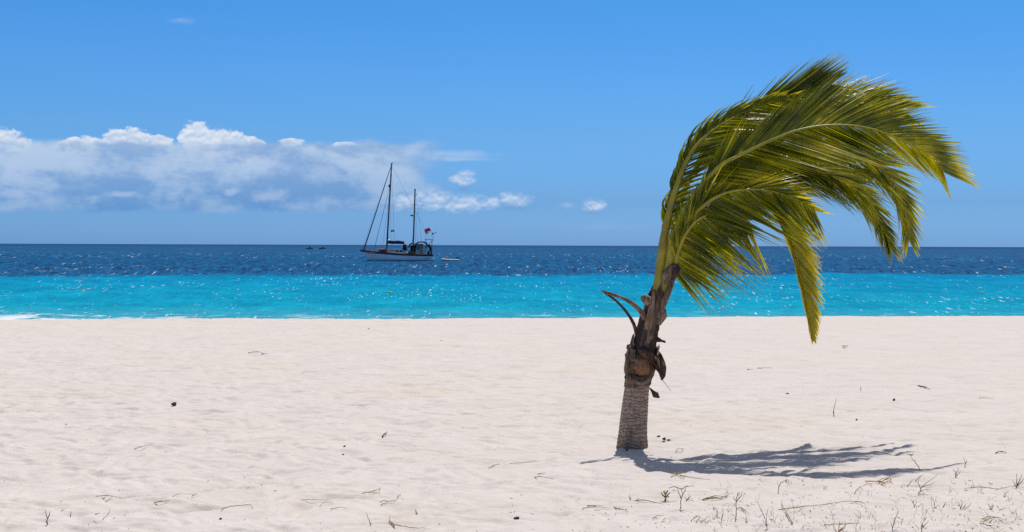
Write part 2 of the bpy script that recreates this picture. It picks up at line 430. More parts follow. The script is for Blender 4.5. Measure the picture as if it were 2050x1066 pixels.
def trunk_material():
    m, g, b = newmat('palm_trunk'); tc = g.new('ShaderNodeTexCoord'); v = tc.outputs['Object']
    sp = g.new('ShaderNodeSeparateXYZ'); g.l.new(v, sp.inputs[0]); x, y, z = sp.outputs
    wig = g.noise(v, 7.0, 4, .6)
    ph = g.m('ADD', g.m('MULTIPLY', z, 27.0), g.m('MULTIPLY', wig, 4.0))
    ring = g.m('PINGPONG', ph, .5)
    n = g.noise(v, 16.0, 5, .65); stv = g.noise(g.xyz(g.m('MULTIPLY', x, 60.0), g.m('MULTIPLY', y, 60.0), g.m('MULTIPLY', z, 9.0)), 1.0, 3)
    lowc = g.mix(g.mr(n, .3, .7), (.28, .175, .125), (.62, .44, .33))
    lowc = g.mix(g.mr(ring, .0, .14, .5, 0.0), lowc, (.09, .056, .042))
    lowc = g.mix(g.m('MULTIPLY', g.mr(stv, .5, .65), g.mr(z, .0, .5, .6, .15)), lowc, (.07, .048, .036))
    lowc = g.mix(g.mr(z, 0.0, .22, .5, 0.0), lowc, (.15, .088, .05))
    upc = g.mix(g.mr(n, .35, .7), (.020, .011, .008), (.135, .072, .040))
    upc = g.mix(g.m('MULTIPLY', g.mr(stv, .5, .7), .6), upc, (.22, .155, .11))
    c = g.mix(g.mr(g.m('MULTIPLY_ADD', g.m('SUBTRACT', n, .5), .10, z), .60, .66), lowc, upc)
    g.l.new(c, b.inputs['Base Color']); b.inputs['Roughness'].default_value = .9
    bp = g.new('ShaderNodeBump'); bp.inputs['Strength'].default_value = .8; bp.inputs['Distance'].default_value = .012
    g.l.new(g.m('ADD', g.mr(ring, 0.0, .2), g.m('ADD', g.m('MULTIPLY', n, .6), g.m('MULTIPLY', stv, .5))), bp.inputs['Height']); g.l.new(bp.outputs[0], b.inputs['Normal'])
    return m
def husk_material(name, a, bcol, c3):
    m, g, b = newmat(name); tc = g.new('ShaderNodeTexCoord'); v = tc.outputs['Object']
    sp = g.new('ShaderNodeSeparateXYZ'); g.l.new(v, sp.inputs[0]); x, y, z = sp.outputs
    fib = g.noise(g.xyz(g.m('MULTIPLY', x, 55.0), g.m('MULTIPLY', y, 55.0), g.m('MULTIPLY', z, 8.0)), 1.0, 4, .6)
    n = g.noise(v, 9.0, 4)
    c = g.mix(g.mr(fib, .35, .65), a, bcol); c = g.mix(g.mr(n, .5, .72), c, c3)
    g.l.new(c, b.inputs['Base Color']); b.inputs['Roughness'].default_value = .85
    bp = g.new('ShaderNodeBump'); bp.inputs['Strength'].default_value = .9; bp.inputs['Distance'].default_value = .012
    g.l.new(fib, bp.inputs['Height']); g.l.new(bp.outputs[0], b.inputs['Normal'])
    return m
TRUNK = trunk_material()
HUSKD = husk_material('husk_dark', (.014, .008, .006), (.095, .050, .028), (.22, .10, .04))
HUSKL = husk_material('husk_pale', (.11, .068, .045), (.36, .25, .175), (.20, .11, .055))
HUSKG = husk_material('husk_grey', (.045, .028, .020), (.235, .160, .115), (.36, .24, .14))

BASE = P(1265, 894, 14.0)
palm = empty('palm_tree', BASE)
tag(palm, 'wind-bent young coconut palm leaning on the sand, its fronds all blown to the right', 'palm tree')
def rel(p): return Vector(p) - BASE
TP = [(1265, 900, 14.0, 30), (1266, 880, 14.0, 29.5), (1268, 850, 14.0, 28), (1271, 815, 14.0, 26.5), (1274, 785, 14.0, 25), (1277, 765, 14.0, 24),
      (1283, 735, 14.0, 27), (1287, 705, 14.0, 25), (1292, 680, 14.0, 21.5), (1299, 650, 14.0, 18.5), (1309, 615, 14.0, 16.5), (1320, 580, 14.0, 15.5), (1333, 545, 14.0, 14), (1342, 520, 14.0, 9)]
TPW = [rel(P(a, b, c)) for a, b, c, d in TP]; TPR = [d*14.0/F for *_, d in TP]
def tpos(t):                     # t in 0..1 along the trunk
    k = t*(len(TPW)-1); i = min(int(k), len(TPW)-2); f = k-i
    return TPW[i].lerp(TPW[i+1], f), TPR[i]*(1-f)+TPR[i+1]*f
def t_at(py):                    # trunk parameter at a height of the photograph
    for i in range(len(TP)-1):
        if TP[i][1] >= py >= TP[i+1][1]: return (i+(TP[i][1]-py)/(TP[i][1]-TP[i+1][1]))/(len(TP)-1)
    return 1.0
def build_trunk():
    vs, fs = [], []; nt, ns = 320, 40
    for i in range(nt+1):
        t = i/nt; c, r = tpos(t)
        for j in range(ns):
            a = 2*math.pi*j/ns; d = Vector((math.cos(a), math.sin(a), 0))
            zz = c.z; rr = r
            wob = .35*mnoise.noise(Vector((d.x*1.2, d.y*1.2, zz*3)))
            if zz < .66:
                ph = (zz*27 + wob*3.0) % 1.0
                rr *= 1 + .035*(1-ph) - .02
                if zz < .12: rr *= 1 + .10*(1-zz/.12)*(.5+mnoise.noise(d*3))
            else:
                rr *= 1 + .16*mnoise.noise(Vector((d.x*2.2, d.y*2.2, zz*6.5))) + .08*mnoise.noise(Vector((d.x*6, d.y*6, zz*22)))
            vs.append(c + d*rr)
        if i:
            k = (i-1)*ns
            for j in range(ns): fs.append((k+j, k+(j+1) % ns, k+ns+(j+1) % ns, k+ns+j))
    fs.append(tuple(nt*ns+j for j in range(ns)))
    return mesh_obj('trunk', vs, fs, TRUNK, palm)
trunk = build_trunk()
def husk(name, mat, py0, py1, a0, a1, off0, off1, seed, rag0=.1, rag1=.3, nu=18, nv=14, thick=.008, narrow=0.0):
    """a ragged old leaf base wrapped round the trunk between two heights; angles in degrees, -90 faces the camera"""
    vs, fs = [], []
    t0, t1 = t_at(py0), t_at(py1)
    for i in range(nv+1):
        for j in range(nu+1):
            v = i/nv; u = j/nu; n = mnoise.noise(Vector((u*6, seed*3.1, 0))); n2 = mnoise.noise(Vector((u*17, seed*1.7, 4)))
            vv = v*(1 + rag1*n + rag1*.6*n2) - (1-v)*rag0*(n2+n)
            t = min(1, max(0, t0+(t1-t0)*vv)); c, r = tpos(t)
            sq = 1-narrow*v; am = (a0+a1)/2; a = R(am+(a0+(a1-a0)*u-am)*sq + 10*mnoise.noise(Vector((v*3, seed, u*2))))
            rr = r + off0 + (off1-off0)*v*v + .010*mnoise.noise(Vector((u*7, v*5, seed))) + .005*math.sin(u*40)
            vs.append(c + Vector((math.cos(a), math.sin(a), 0))*rr)
    for i in range(nv):
        for j in range(nu):
            k = i*(nu+1)+j; fs.append((k, k+1, k+nu+2, k+nu+1))
    o = mesh_obj(name, vs, fs, mat, trunk)
    so = o.modifiers.new('thick', 'SOLIDIFY'); so.thickness = thick; so.offset = 0
    return o
# (material, bottom, top, from-angle, to-angle, offset bottom, offset top)
for i, h in enumerate([
    (HUSKG, 775, 728, -190, -95, .004, .016), (HUSKD, 770, 722, -110, 10, .004, .03), (HUSKL, 768, 742, -140, -60, .008, .014),
    (HUSKG, 752, 696, -215, -120, .008, .035), (HUSKD, 748, 690, -130, -30, .012, .010), (HUSKD, 745, 700, -50, 60, .006, .03),
    (HUSKG, 730, 680, -200, -140, .012, .03), (HUSKD, 715, 640, -140, -20, .006, .010), (HUSKG, 700, 628, -118, -62, .012, .016),
    (HUSKL, 668, 592, -96, -50, .008, .022), (HUSKD, 690, 630, -205, -110, .004, .016), (HUSKD, 680, 626, -40, 40, .004, .018),
    (HUSKD, 650, 588, -200, -120, .004, .012), (HUSKG, 640, 570, -60, 10, .006, .018), (HUSKG, 615, 548, -150, -60, .003, .006), (HUSKD, 600, 545, -50, 40, .004, .014),
    (HUSKG, 770, 725, 10, 170, .004, .02), (HUSKD, 730, 660, 30, 160, .006, .02), (HUSKG, 670, 580, 20, 170, .004, .015)]):
    husk('leaf_sheath', h[0], *h[1:], seed=i+1.3, narrow=.25 if i % 2 else .0)

def strap(name, mat, pts, widths, parent, flat=.45, thick=None, rnd=.25, per=6):
    cp = catmull([rel(P(*p)) for p in pts], per); m = len(cp); k = len(widths)-1
    rad = []
    for i in range(m):
        q = i/(m-1)*k; a = min(int(q), k-1); rad.append((widths[a]*(1-q+a)+widths[a+1]*(q-a))*14.0/F/2)
    mb = MB(); mb.tube(cp, rad, 10, flat, rnd); return mb.build(name, mat, parent)
# dead stalks and stubs left on the trunk
strap('dead_stalk', HUSKG, [(1292, 640, 13.92), (1278, 618, 13.9), (1252, 600, 13.85), (1226, 590, 13.8), (1204, 583, 13.75)], [11, 10, 8, 6, 7, 4], palm, .7)
strap('dead_stalk', HUSKD, [(1275, 672, 13.95), (1268, 648, 13.9), (1252, 622, 13.88), (1230, 600, 13.83), (1206, 584, 13.78)], [7, 7, 6, 5, 5, 3], palm, .7)
strap('leaf_stub', HUSKG, [(1318, 636, 13.9), (1330, 605, 13.88), (1342, 575, 13.88), (1351, 550, 13.9)], [10, 13, 11, 8], palm, .6)
strap('leaf_stub', HUSKG, [(1328, 575, 13.95), (1337, 552, 13.88), (1348, 539, 13.86), (1358, 540, 13.86), (1366, 545, 13.88)], [16, 22, 20, 14, 5], palm, .6, rnd=.6)
strap('leaf_stub', HUSKD, [(1342, 560, 13.9), (1352, 548, 13.84), (1354, 538, 13.84), (1350, 530, 13.86)], [8, 14, 14, 6], palm, .6, rnd=.6)
strap('leaf_stub', HUSKL, [(1306, 606, 13.9), (1297, 603, 13.86), (1290, 598, 13.84), (1287, 592, 13.84)], [16, 19, 16, 12], palm, .7, rnd=.5)
strap('leaf_stub', HUSKL, [(1296, 660, 13.88), (1302, 630, 13.86), (1307, 605, 13.85), (1309, 582, 13.86)], [15, 14, 10, 4], palm, .4, rnd=.3)
strap('leaf_stub', HUSKL, [(1318, 650, 13.92), (1327, 632, 13.9), (1330, 618, 13.92)], [10, 14, 6], palm, .5, rnd=.7)
strap('leaf_stub', HUSKD, [(1306, 678, 13.95), (1316, 680, 13.92), (1325, 683, 13.9), (1332, 685, 13.88)], [22, 11, 5, 5], palm, .6, rnd=.4)
strap('leaf_stub', HUSKD, [(1302, 716, 13.95), (1316, 722, 13.86), (1323, 736, 13.82), (1326, 752, 13.8), (1325, 762, 13.8)], [30, 26, 20, 16, 3], palm, .35, rnd=1.1)
strap('leaf_stub', HUSKL, [(1311, 722, 13.85), (1314, 716, 13.82), (1319, 726, 13.8), (1322, 738, 13.79)], [6, 10, 10, 3], palm, .4, rnd=.8)
strap('leaf_stub', HUSKD, [(1300, 777, 13.9), (1307, 784, 13.86), (1313, 791, 13.84), (1320, 797, 13.83)], [2, 6, 12, 3], palm, .35, rnd=.7)
strap('leaf_stub', HUSKL, [(1323, 757, 13.8), (1333, 770, 13.8), (1343, 783, 13.8)], [1.3, 1.0, .7], palm, 1, rnd=0)
strap('leaf_stub', HUSKG, [(1264, 722, 13.95), (1256, 716, 13.93), (1252, 708, 13.93)], [8, 8, 2], palm, .5, rnd=.9)
strap('leaf_stub', HUSKD, [(1262, 756, 13.95), (1254, 754, 13.93), (1251, 758, 13.93)], [10, 8, 3], palm, .5, rnd=.9)
strap('leaf_stub', HUSKG, [(1266, 705, 13.93), (1258, 697, 13.9), (1257, 690, 13.9)], [10, 9, 3], palm, .5, rnd=.9)

# the hollow old leaf base halfway up: a rust-brown bulge with a pale torn rim
RUST = husk_material('husk_rust', (.10, .038, .016), (.30, .13, .05), (.40, .20, .09))
mb = MB(); q = rel(P(1285, 733, 13.90)); mb.sph(q, .105, 20, 14, (.95, .75, 1.15), .35); mb.build('leaf_sheath', RUST, trunk)
strap('leaf_sheath', HUSKL, [(1262, 694, 13.9), (1256, 715, 13.88), (1253, 738, 13.87), (1258, 754, 13.85), (1270, 763, 13.83), (1284, 768, 13.82), (1297, 762, 13.83), (1303, 750, 13.84)], [6, 8, 7, 9, 8, 9, 7, 3], trunk, .5, rnd=1.0)
strap('leaf_sheath', HUSKG, [(1268, 700, 13.86), (1266, 716, 13.84), (1274, 722, 13.83), (1272, 738, 13.82)], [9, 12, 9, 3], trunk, .4, rnd=.9)
strap('leaf_sheath', HUSKD, [(1278, 698, 13.85), (1290, 706, 13.82), (1302, 714, 13.82), (1308, 730, 13.84)], [10, 15, 15, 8], trunk, .5, rnd=.8)
strap('leaf_sheath', HUSKD, [(1262, 748, 13.86), (1272, 756, 13.83), (1286, 759, 13.82), (1298, 754, 13.83)], [5, 8, 9, 4], trunk, .5, rnd=.8)

WIND = Vector((1, .12, -.03))
def frond(pts, L, mat, up, dn, start=.22, n=120, prof=None, wind=.5, grav=.35, petw=(15, 11, 5, 2), sides=(1, -1), hh=.35, tipL=.35, wid=.025, pet=PETI, label=None, ragged=.12, tw=.5, neat=1.0, aim=(None, None), upL=1.0, tipy=.25, dnT=1.0):
    pts = [(a, b, 13.98 + (c-14)*(.5 if c < 14 else .9)) for a, b, c in pts]
    cp = catmull([rel(P(*p)) for p in pts], 14); m = len(cp)
    acc = [0]
    for i in range(1, m): acc.append(acc[-1] + (cp[i]-cp[i-1]).length)
    tot = acc[-1]
    def at(s):
        s *= tot; i = 0
        lo, hi = 0, m-1
        while hi-lo > 1:
            q = (lo+hi)//2
            if acc[q] <= s: lo = q
            else: hi = q
        f = (s-acc[lo])/max(1e-6, acc[hi]-acc[lo]); p = cp[lo].lerp(cp[hi], f)
        t = (cp[min(hi+1, m-1)]-cp[max(lo-1, 0)]).normalized(); return p, t
    mb = MB(); A = mb.a
    Lc = L
    for sd in sides:
        ang, dep = up if sd > 0 else dn        # angle off the rib (deg); how much of the side direction goes in depth
        n2 = int(n*1.45)
        for k in range(n2):
            s = start + (1-start)*((k+random.uniform(-.35, .35))/n2); s = min(max(s, start), .999)
            u = (s-start)/(1-start)
            p, T = at(s)
            Nn = Vector((-T.z, 0, T.x)).normalized()       # 'up' side in the picture plane
            N = (Nn*math.cos(dep) + Vector((0, 1, 0))*math.sin(dep)).normalized() if sd > 0 else (-Nn*math.cos(math.pi-dep) - Vector((0, 1, 0))*math.sin(math.pi-dep)).normalized()
            if u < .35: w_ = hh + (1-hh)*(u/.35)**.7
            else: w_ = 1 + (tipL-1)*((u-.35)/.65)**1.3
            ln = L*w_*(random.uniform(1-ragged*1.6, 1+ragged*.5) if random.random() > .06 else random.uniform(.5, .85))
            ln *= upL if sd > 0 else 1+(dnT-1)*u**1.5
            a = R(ang*(1+(.12 if neat < .4 else -.12)*u) + random.gauss(0, 4*neat))
            d0 = (T*math.cos(a)+N*math.sin(a)).normalized()
            am = aim[0] if sd > 0 else aim[1]
            if am: d0 = d0.lerp(Vector(am[:3]).normalized(), am[3]*((.4+.6*u) if sd > 0 else 1-.85*u*u)).normalized()
            Wp = T - d0*T.dot(d0)
            if Wp.length < .1: Wp = N - d0*N.dot(d0)
            Wp.normalize()
            tint = min(1, max(0, random.gauss(.34, .27) + tipy*max(0, u-.55)/.45))
            rot = random.gauss(.35*sd, tw); ro2 = random.gauss(0, .35)
            k0 = len(mb.v); seg = 8; pos = p.copy(); wv = wind*random.uniform(.75, 1.25); gv = grav*random.uniform(.7, 1.3)
            jx = Vector((random.gauss(0, .05), random.gauss(0, .12), random.gauss(0, .05)))*neat
            for i in range(seg+1):
                q = i/seg
                d = (d0 + (WIND*wv + Vector((0, 0, -gv)) + jx)*q).normalized()
                if i: pos = pos + d*(ln/seg)
                w0 = (Wp - d*Wp.dot(d)).normalized(); b0 = d.cross(w0)
                an = rot + ro2*q; wdir = w0*math.cos(an)+b0*math.sin(an); nn = d.cross(wdir)
                ww = wid*.5*(min(1, .5+q*3) if q < .3 else (1-(q-.3)/.7)**.9)
                ww = max(ww, .0012)
                mb.v += [pos+wdir*ww+nn*ww*.35, pos, pos-wdir*ww+nn*ww*.35]
                A += [min(1, tint+.45*q**3+.12)]*1 + [min(1, tint+.25)] + [min(1, tint+.45*q**3)]
                if i:
                    b = k0+(i-1)*3
                    mb.f += [(b, b+1, b+4, b+3), (b+1, b+2, b+5, b+4)]
    o = mb.build('frond', mat, palm)
    if label: o['label'] = label
    rb = MB(); rad = []
    for i in range(m):
        q = acc[i]/tot*(len(petw)-1); a = min(int(q), len(petw)-2); rad.append((petw[a]*(1-q+a)+petw[a+1]*(q-a))*14.0/F/2)
    rb.tube(cp, rad, 8, .6, .05); rb.build('midrib', pet, o)
    return o

# back to front; each rib runs through points (column, row, distance)
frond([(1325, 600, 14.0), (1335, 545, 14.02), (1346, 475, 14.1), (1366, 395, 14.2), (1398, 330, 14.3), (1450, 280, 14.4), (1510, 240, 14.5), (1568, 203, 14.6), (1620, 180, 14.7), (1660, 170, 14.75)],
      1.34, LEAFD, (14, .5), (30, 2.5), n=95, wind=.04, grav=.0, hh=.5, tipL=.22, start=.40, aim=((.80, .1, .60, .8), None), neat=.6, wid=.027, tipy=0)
frond([(1325, 600, 14.0), (1337, 545, 14.1), (1358, 475, 14.3), (1395, 395, 14.5), (1452, 322, 14.7), (1520, 266, 14.85), (1600, 224, 15.0), (1680, 202, 15.1), (1752, 204, 15.2), (1806, 218, 15.25)],
      1.06, LEAF, (24, .6), (34, 2.5), n=100, wind=.12, grav=.05, hh=.3, tipL=.40, start=.38, aim=((.97, .2, .16, .4), None), neat=.8, wid=.028)
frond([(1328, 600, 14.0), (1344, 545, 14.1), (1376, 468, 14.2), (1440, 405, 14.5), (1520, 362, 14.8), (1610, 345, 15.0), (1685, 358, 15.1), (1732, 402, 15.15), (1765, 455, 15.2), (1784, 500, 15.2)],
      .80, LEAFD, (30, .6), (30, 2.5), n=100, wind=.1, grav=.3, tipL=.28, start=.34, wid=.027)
frond([(1328, 600, 14.0), (1343, 545, 14.0), (1370, 455, 14.1), (1430, 385, 14.3), (1510, 342, 14.5), (1600, 314, 14.7), (1690, 312, 14.85), (1760, 338, 15.0), (1797, 385, 15.1), (1814, 435, 15.15), (1819, 480, 15.15)],
      .85, LEAF, (32, .5), (36, 2.5), n=115, wind=.12, grav=.3, tipL=.32, start=.34, wid=.027)
frond([(1330, 600, 14.0), (1349, 545, 14.05), (1385, 480, 14.15), (1435, 432, 14.3), (1485, 408, 14.5), (1536, 416, 14.6), (1572, 465, 14.7), (1596, 530, 14.75), (1614, 605, 14.75), (1626, 678, 14.75)],
      .52, LEAFY, (30, .2), (10, 2.4), n=170, wind=.04, grav=.25, tipL=.16, start=.48, hh=.8, tw=.25, neat=.6, label='yellow frond hanging lowest below the crown')
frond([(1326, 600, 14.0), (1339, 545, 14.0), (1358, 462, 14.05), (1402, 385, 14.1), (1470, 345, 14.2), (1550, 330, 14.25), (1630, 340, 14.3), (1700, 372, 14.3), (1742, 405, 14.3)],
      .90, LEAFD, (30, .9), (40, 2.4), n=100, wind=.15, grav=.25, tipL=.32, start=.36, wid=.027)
frond([(1316, 600, 13.98), (1319, 556, 13.90), (1331, 470, 13.82), (1350, 390, 13.75), (1376, 322, 13.8), (1410, 276, 13.9), (1465, 238, 14.05), (1530, 210, 14.2), (1590, 196, 14.3)],
      .72, LEAF, (62, .3), (38, 2.5), n=95, wind=1.9, grav=.0, hh=.5, tipL=.35, start=.24, petw=(20, 18, 12, 7, 3, 2), wid=.027, ragged=.3, upL=.62)
frond([(1332, 600, 14.0), (1349, 545, 13.9), (1365, 484, 13.65), (1396, 425, 13.45), (1450, 388, 13.3), (1520, 380, 13.2), (1585, 396, 13.2), (1632, 422, 13.25)],
      .98, LEAF, (26, .6), (50, 2.8), n=85, wind=.1, grav=.15, tipL=.35, start=.26, ragged=.3, tw=.7, aim=(None, (.82, -.1, -.56, .55)), upL=.6, wid=.028)
frond([(1334, 600, 14.0), (1350, 545, 13.85), (1360, 500, 13.65), (1378, 462, 13.5), (1405, 436, 13.42), (1450, 425, 13.38), (1500, 440, 13.35)],
      .86, LEAF, (24, .3), (62, 3.0), n=80, wind=.06, grav=.12, tipL=.6, start=.24, ragged=.35, tw=.8, hh=.75, petw=(12, 10, 7, 4, 2), aim=(None, (.70, -.1, -.72, .75)), upL=.45, wid=.028)
frond([(1336, 590, 14.0), (1350, 545, 14.1), (1358, 505, 14.15), (1370, 470, 14.2), (1392, 450, 14.25), (1420, 446, 14.3), (1450, 458, 14.35)],
      .74, LEAF, (24, .3), (62, 2.8), n=75, wind=.05, grav=.15, tipL=.7, start=.20, ragged=.35, tw=.8, hh=.75, petw=(12, 10, 7, 4, 2), aim=(None, (.52, .1, -.86, .8)), upL=.45, wid=.027)
frond([(1327, 600, 13.98), (1336, 552, 13.86), (1352, 472, 13.76), (1385, 398, 13.62), (1440, 336, 13.5), (1490, 308, 13.43), (1540, 284, 13.4), (1590, 264, 13.4), (1644, 253, 13.45), (1700, 252, 13.5), (1752, 261, 13.6), (1800, 280, 13.7), (1842, 301, 13.8), (1870, 323, 13.9), (1890, 345, 13.95)],
      1.05, LEAF, (31, .7), (40, 2.45), n=165, wind=.08, grav=.08, hh=.35, dnT=.62, tipL=.54, start=.32, petw=(20, 18, 12, 8, 6, 5, 4, 2), wid=.025, tw=.2, neat=.35, ragged=.05, aim=(None, (.84, -.35, -.46, .45)), tipy=.45, label='longest frond, arching right across the front of the crown with a yellow rib', pet=RACHIS)

# ------------------------------------------------------------------ yacht
WHITE = simple('boat_white', (.90, .92, .92), .35, .05, 1.5)
WHITE2 = simple('deck_white', (.70, .69, .66), .5, .08, 3)
NAVY = simple('navy_canvas', (.012, .016, .040), .9, .3, 4)
DARKW = simple('dark_teak', (.045, .022, .014), .7, .4, 5)
TEAK = simple('teak', (.20, .085, .035), .7, .35, 5)
METAL = simple('mast_metal', (.085, .10, .11), .45, .2, 3)
WIRE = simple('rig_wire', (.10, .11, .12), .5, .1, 3)
GLASS = simple('dark_glass', (.012, .016, .022), .12, .2, 3)
RED = simple('red_cloth', (.42, .018, .022), .8, .2, 6)
ORANGE = simple('red_canvas', (.34, .055, .025), .8, .3, 6)
YELLOW = simple('yellow_plastic', (.75, .55, .02), .5, .1, 5)
BOOT = simple('boot_stripe', (.010, .018, .045), .5, .2, 3)
m_, g_, b_ = newmat('flag_red'); b_.inputs['Base Color'].default_value = (.34, .02, .03, 1); tr_ = g_.new('ShaderNodeBsdfTranslucent'); tr_.inputs[0].default_value = (.36, .025, .035, 1)
mx_ = g_.new('ShaderNodeMixShader'); mx_.inputs[0].default_value = .5; g_.l.new(b_.outputs[0], mx_.inputs[1]); g_.l.new(tr_.outputs[0], mx_.inputs[2]); g_.l.new(mx_.outputs[0], g_.n['Material Output'].inputs[0]); FLAGR = m_
GREYC = simple('grey_cloth', (.16, .18, .21), .85, .2, 4)
GREEN = simple('green_cloth', (.02, .12, .05), .8, .2, 4)
RUBBER = simple('grey_rubber', (.50, .50, .49), .5, .1, 4)
SOLAR = simple('solar_panel', (.010, .012, .03), .2, .3, 4)

def dist_sea(py, px=795):
    d = ray(px, py); return (SEA-2.0)/d.z*d.y
DY = dist_sea(524.2); KX = DY/F
YO = P(795, 524.2, DY)
YO.z += .10
yacht = empty('sailing_yacht', YO)
tag(yacht, 'two-masted white sailing yacht with navy canvas and a red flag, anchored with bare masts', 'sailing yacht')
def Y(px, py, y=0.0): return Vector(((px-795)*KX, y, (524.2-py)*KX))
def hull_mesh(st, name, mat, parent, close=True):
    """st: list of (x, zkeel, zsheer, halfbeam_sheer, halfbeam_water)"""
    vs, fs = [], []; n = 7
    for x, zk, zs, bs, bw in st:
        for j in range(-n, n+1):
            q = abs(j)/n; sg = 1 if j > 0 else -1
            z = zk + (zs-zk)*q**1.2; hb = bw*min(1, q*2.2)**.6 if q < .45 else bw+(bs-bw)*(q-.45)/.55
            vs.append((x + (.0), sg*hb if j else 0, z))
    w = 2*n+1
    for i in range(len(st)-1):
        for j in range(w-1): k = i*w+j; fs.append((k, k+1, k+w+1, k+w))
    if close: fs.append(tuple(range((len(st)-1)*w, len(st)*w)))
    return mesh_obj(name, vs, fs, mat, parent)
ST = []
for i in range(25):
    t = i/24; px = 721.5 + (867-721.5)*t; X_ = (px-795)*KX
    sheer = np.interp(px, [721, 735, 760, 800, 840, 867], [504.8, 506.8, 509.5, 512.6, 513.8, 514.0])
    bs = 1.85*math.sin(math.pi*min(1, t*.56+.0))**.72 if t < .9 else 1.85*math.sin(math.pi*.56*t)**.72
    zk = np.interp(px, [721, 728, 740, 760, 860, 867], [505.2, 514, 525.5, 528, 528, 520])
    ST.append((X_, (524.2-zk)*KX, (524.2-sheer)*KX, max(.03, bs), max(.02, bs*np.interp(t, [0, .12, .4, 1], [.2, .6, .92, .85]))))
hull = hull_mesh(ST, 'hull', WHITE, yacht)
def band(st, z0f, z1f, off, name, mat, parent):
    vs, fs = [], []
    for sg in (1, -1):
        k = len(vs)
        for x, zk, zs, bs, bw in st:
            for z, o in ((z0f(zs), off), (z1f(zs), off)): vs.append((x, sg*(bs+o), z))
        for i in range(len(st)-1): a = k+2*i; fs.append((a, a+1, a+3, a+2))
    k = len(vs)-2; m = 2*len(st)
    fs.append((m-2, m-1, 2*m-1, 2*m-2))
    o = mesh_obj(name, vs, fs, mat, parent, False); so = o.modifiers.new('t', 'SOLIDIFY'); so.thickness = .05; so.offset = 0; return o
band(ST, lambda z: z-.02, lambda z: z+.24, .0, 'bulwark', DARKW, hull)
band(ST, lambda z: z+.24, lambda z: z+.32, .03, 'toe_rail', TEAK, hull)
vs = []; fs = []
for sg in (1, -1):
    k = len(vs)
    for x, zk, zs, bs, bw in ST[2:]:
        vs += [(x, sg*(bw*1.0+.05), -.15), (x, sg*(bw+(bs-bw)*.1+.05), .12)]
    for i in range(len(ST)-3): a = k+2*i; fs.append((a, a+1, a+3, a+2))
mesh_obj('boot_stripe', vs, fs, BOOT, hull, False)
vs = []; fs = []
for i, (x, zk, zs, bs, bw) in enumerate(ST):
    vs += [(x, -bs, zs+.02), (x, 0, zs+.10), (x, bs, zs+.02)]
    if i: k = 3*i-3; fs += [(k, k+1, k+4, k+3), (k+1, k+2, k+5, k+4)]
mesh_obj('deck', vs, fs, WHITE2, yacht)
# cabin
def prism(prof, hw, mat, name, parent, inset=.85):
    n = len(prof); vs = []; fs = []
    for sg in (-1, 1):
        for i, (px, py) in enumerate(prof):
            q = Y(px, py); top = py == min(p[1] for p in prof)
            vs.append((q.x, sg*hw*(inset if top else 1), q.z))
    fs.append(tuple(range(n))); fs.append(tuple(range(2*n-1, n-1, -1)))
    for i in range(n): j = (i+1) % n; fs.append((i, i+n, j+n, j))
    return mesh_obj(name, vs, fs, mat, parent, False)
cabin = prism([(776, 513), (777, 505), (783, 500.5), (805, 500.5), (815, 504.5), (818, 513)], 1.15, WHITE2, 'cabin', yacht)
for a, b in ((782, 789.5), (792, 799), (801, 806.5)):
    q0, q1 = Y(a, 506.2), Y(b, 502.2)
    mb = MB(); mb.box(((q0.x+q1.x)/2, -1.07, (q0.z+q1.z)/2), (q1.x-q0.x, .06, q1.z-q0.z)); mb.build('window', GLASS, cabin, False)
prism([(818, 513), (818, 504.5), (822, 503.5), (830, 503.5), (833, 513)], 1.3, TEAK, 'cockpit_coaming', yacht)
# masts
def spar(p0, p1, r0, r1, name, mat, parent, n=8, cnt=8):
    mb = MB(); a, b = Vector(p0), Vector(p1); mb.tube([a.lerp(b, i/cnt) for i in range(cnt+1)], [r0+(r1-r0)*i/cnt for i in range(cnt+1)], n); return mb.build(name, mat, parent)
main = spar(Y(773.5, 511), Y(783.5, 330), .16, .115, 'mast', METAL, yacht)
mizz = spar(Y(826.6, 510), Y(830.6, 381), .14, .115, 'mast', METAL, yacht)
def spreader(mast, px, py, half, name='spreader'):
    q = Y(px, py); return spar((q.x, -half, q.z+.05), (q.x, half, q.z+.05), .04, .04, name, METAL, mast, 6, 2)
spreader(main, 777.6, 441, 1.3); spreader(main, 781.2, 375, 1.0); spreader(mizz, 828.6, 440, .8)
mb = MB(); q = Y(779.2, 374); mb.sph(q, .20, 10, 6, (1, 1, 1.5)); mb.build('mast_lamp', METAL, main)
mb = MB(); q = Y(783.8, 329); mb.box(q, (.45, .1, .12)); mb.box(q+Vector((.2, 0, .2)), (.05, .05, .35)); mb.build('masthead', METAL, main, False)
mb = MB(); q = Y(830.6, 380.5); mb.box(q, (.30, .1, .12)); mb.build('masthead', METAL, mizz, False)
mb = MB(); q = Y(824, 432.5); mb.sph(q, .30, 12, 6, (1, 1, .45)); mb.box(q+Vector((.2, 0, -.15)), (.5, .12, .08)); mb.build('radar', METAL, mizz)
mb = MB(); q = Y(833.8, 390); mb.box(q, (.12, .12, .2)); mb.build('lamp', METAL, mizz, False)
spar(Y(728.3, 502), Y(781.5, 337), .115, .05, 'furled_sail', NAVY, yacht, 8, 14)
spar(Y(723, 504), Y(783.3, 332), .012, .012, 'forestay', WIRE, yacht, 5, 2)
spar(Y(747.5, 507), Y(780.8, 372), .045, .025, 'inner_forestay', METAL, yacht, 5, 2)
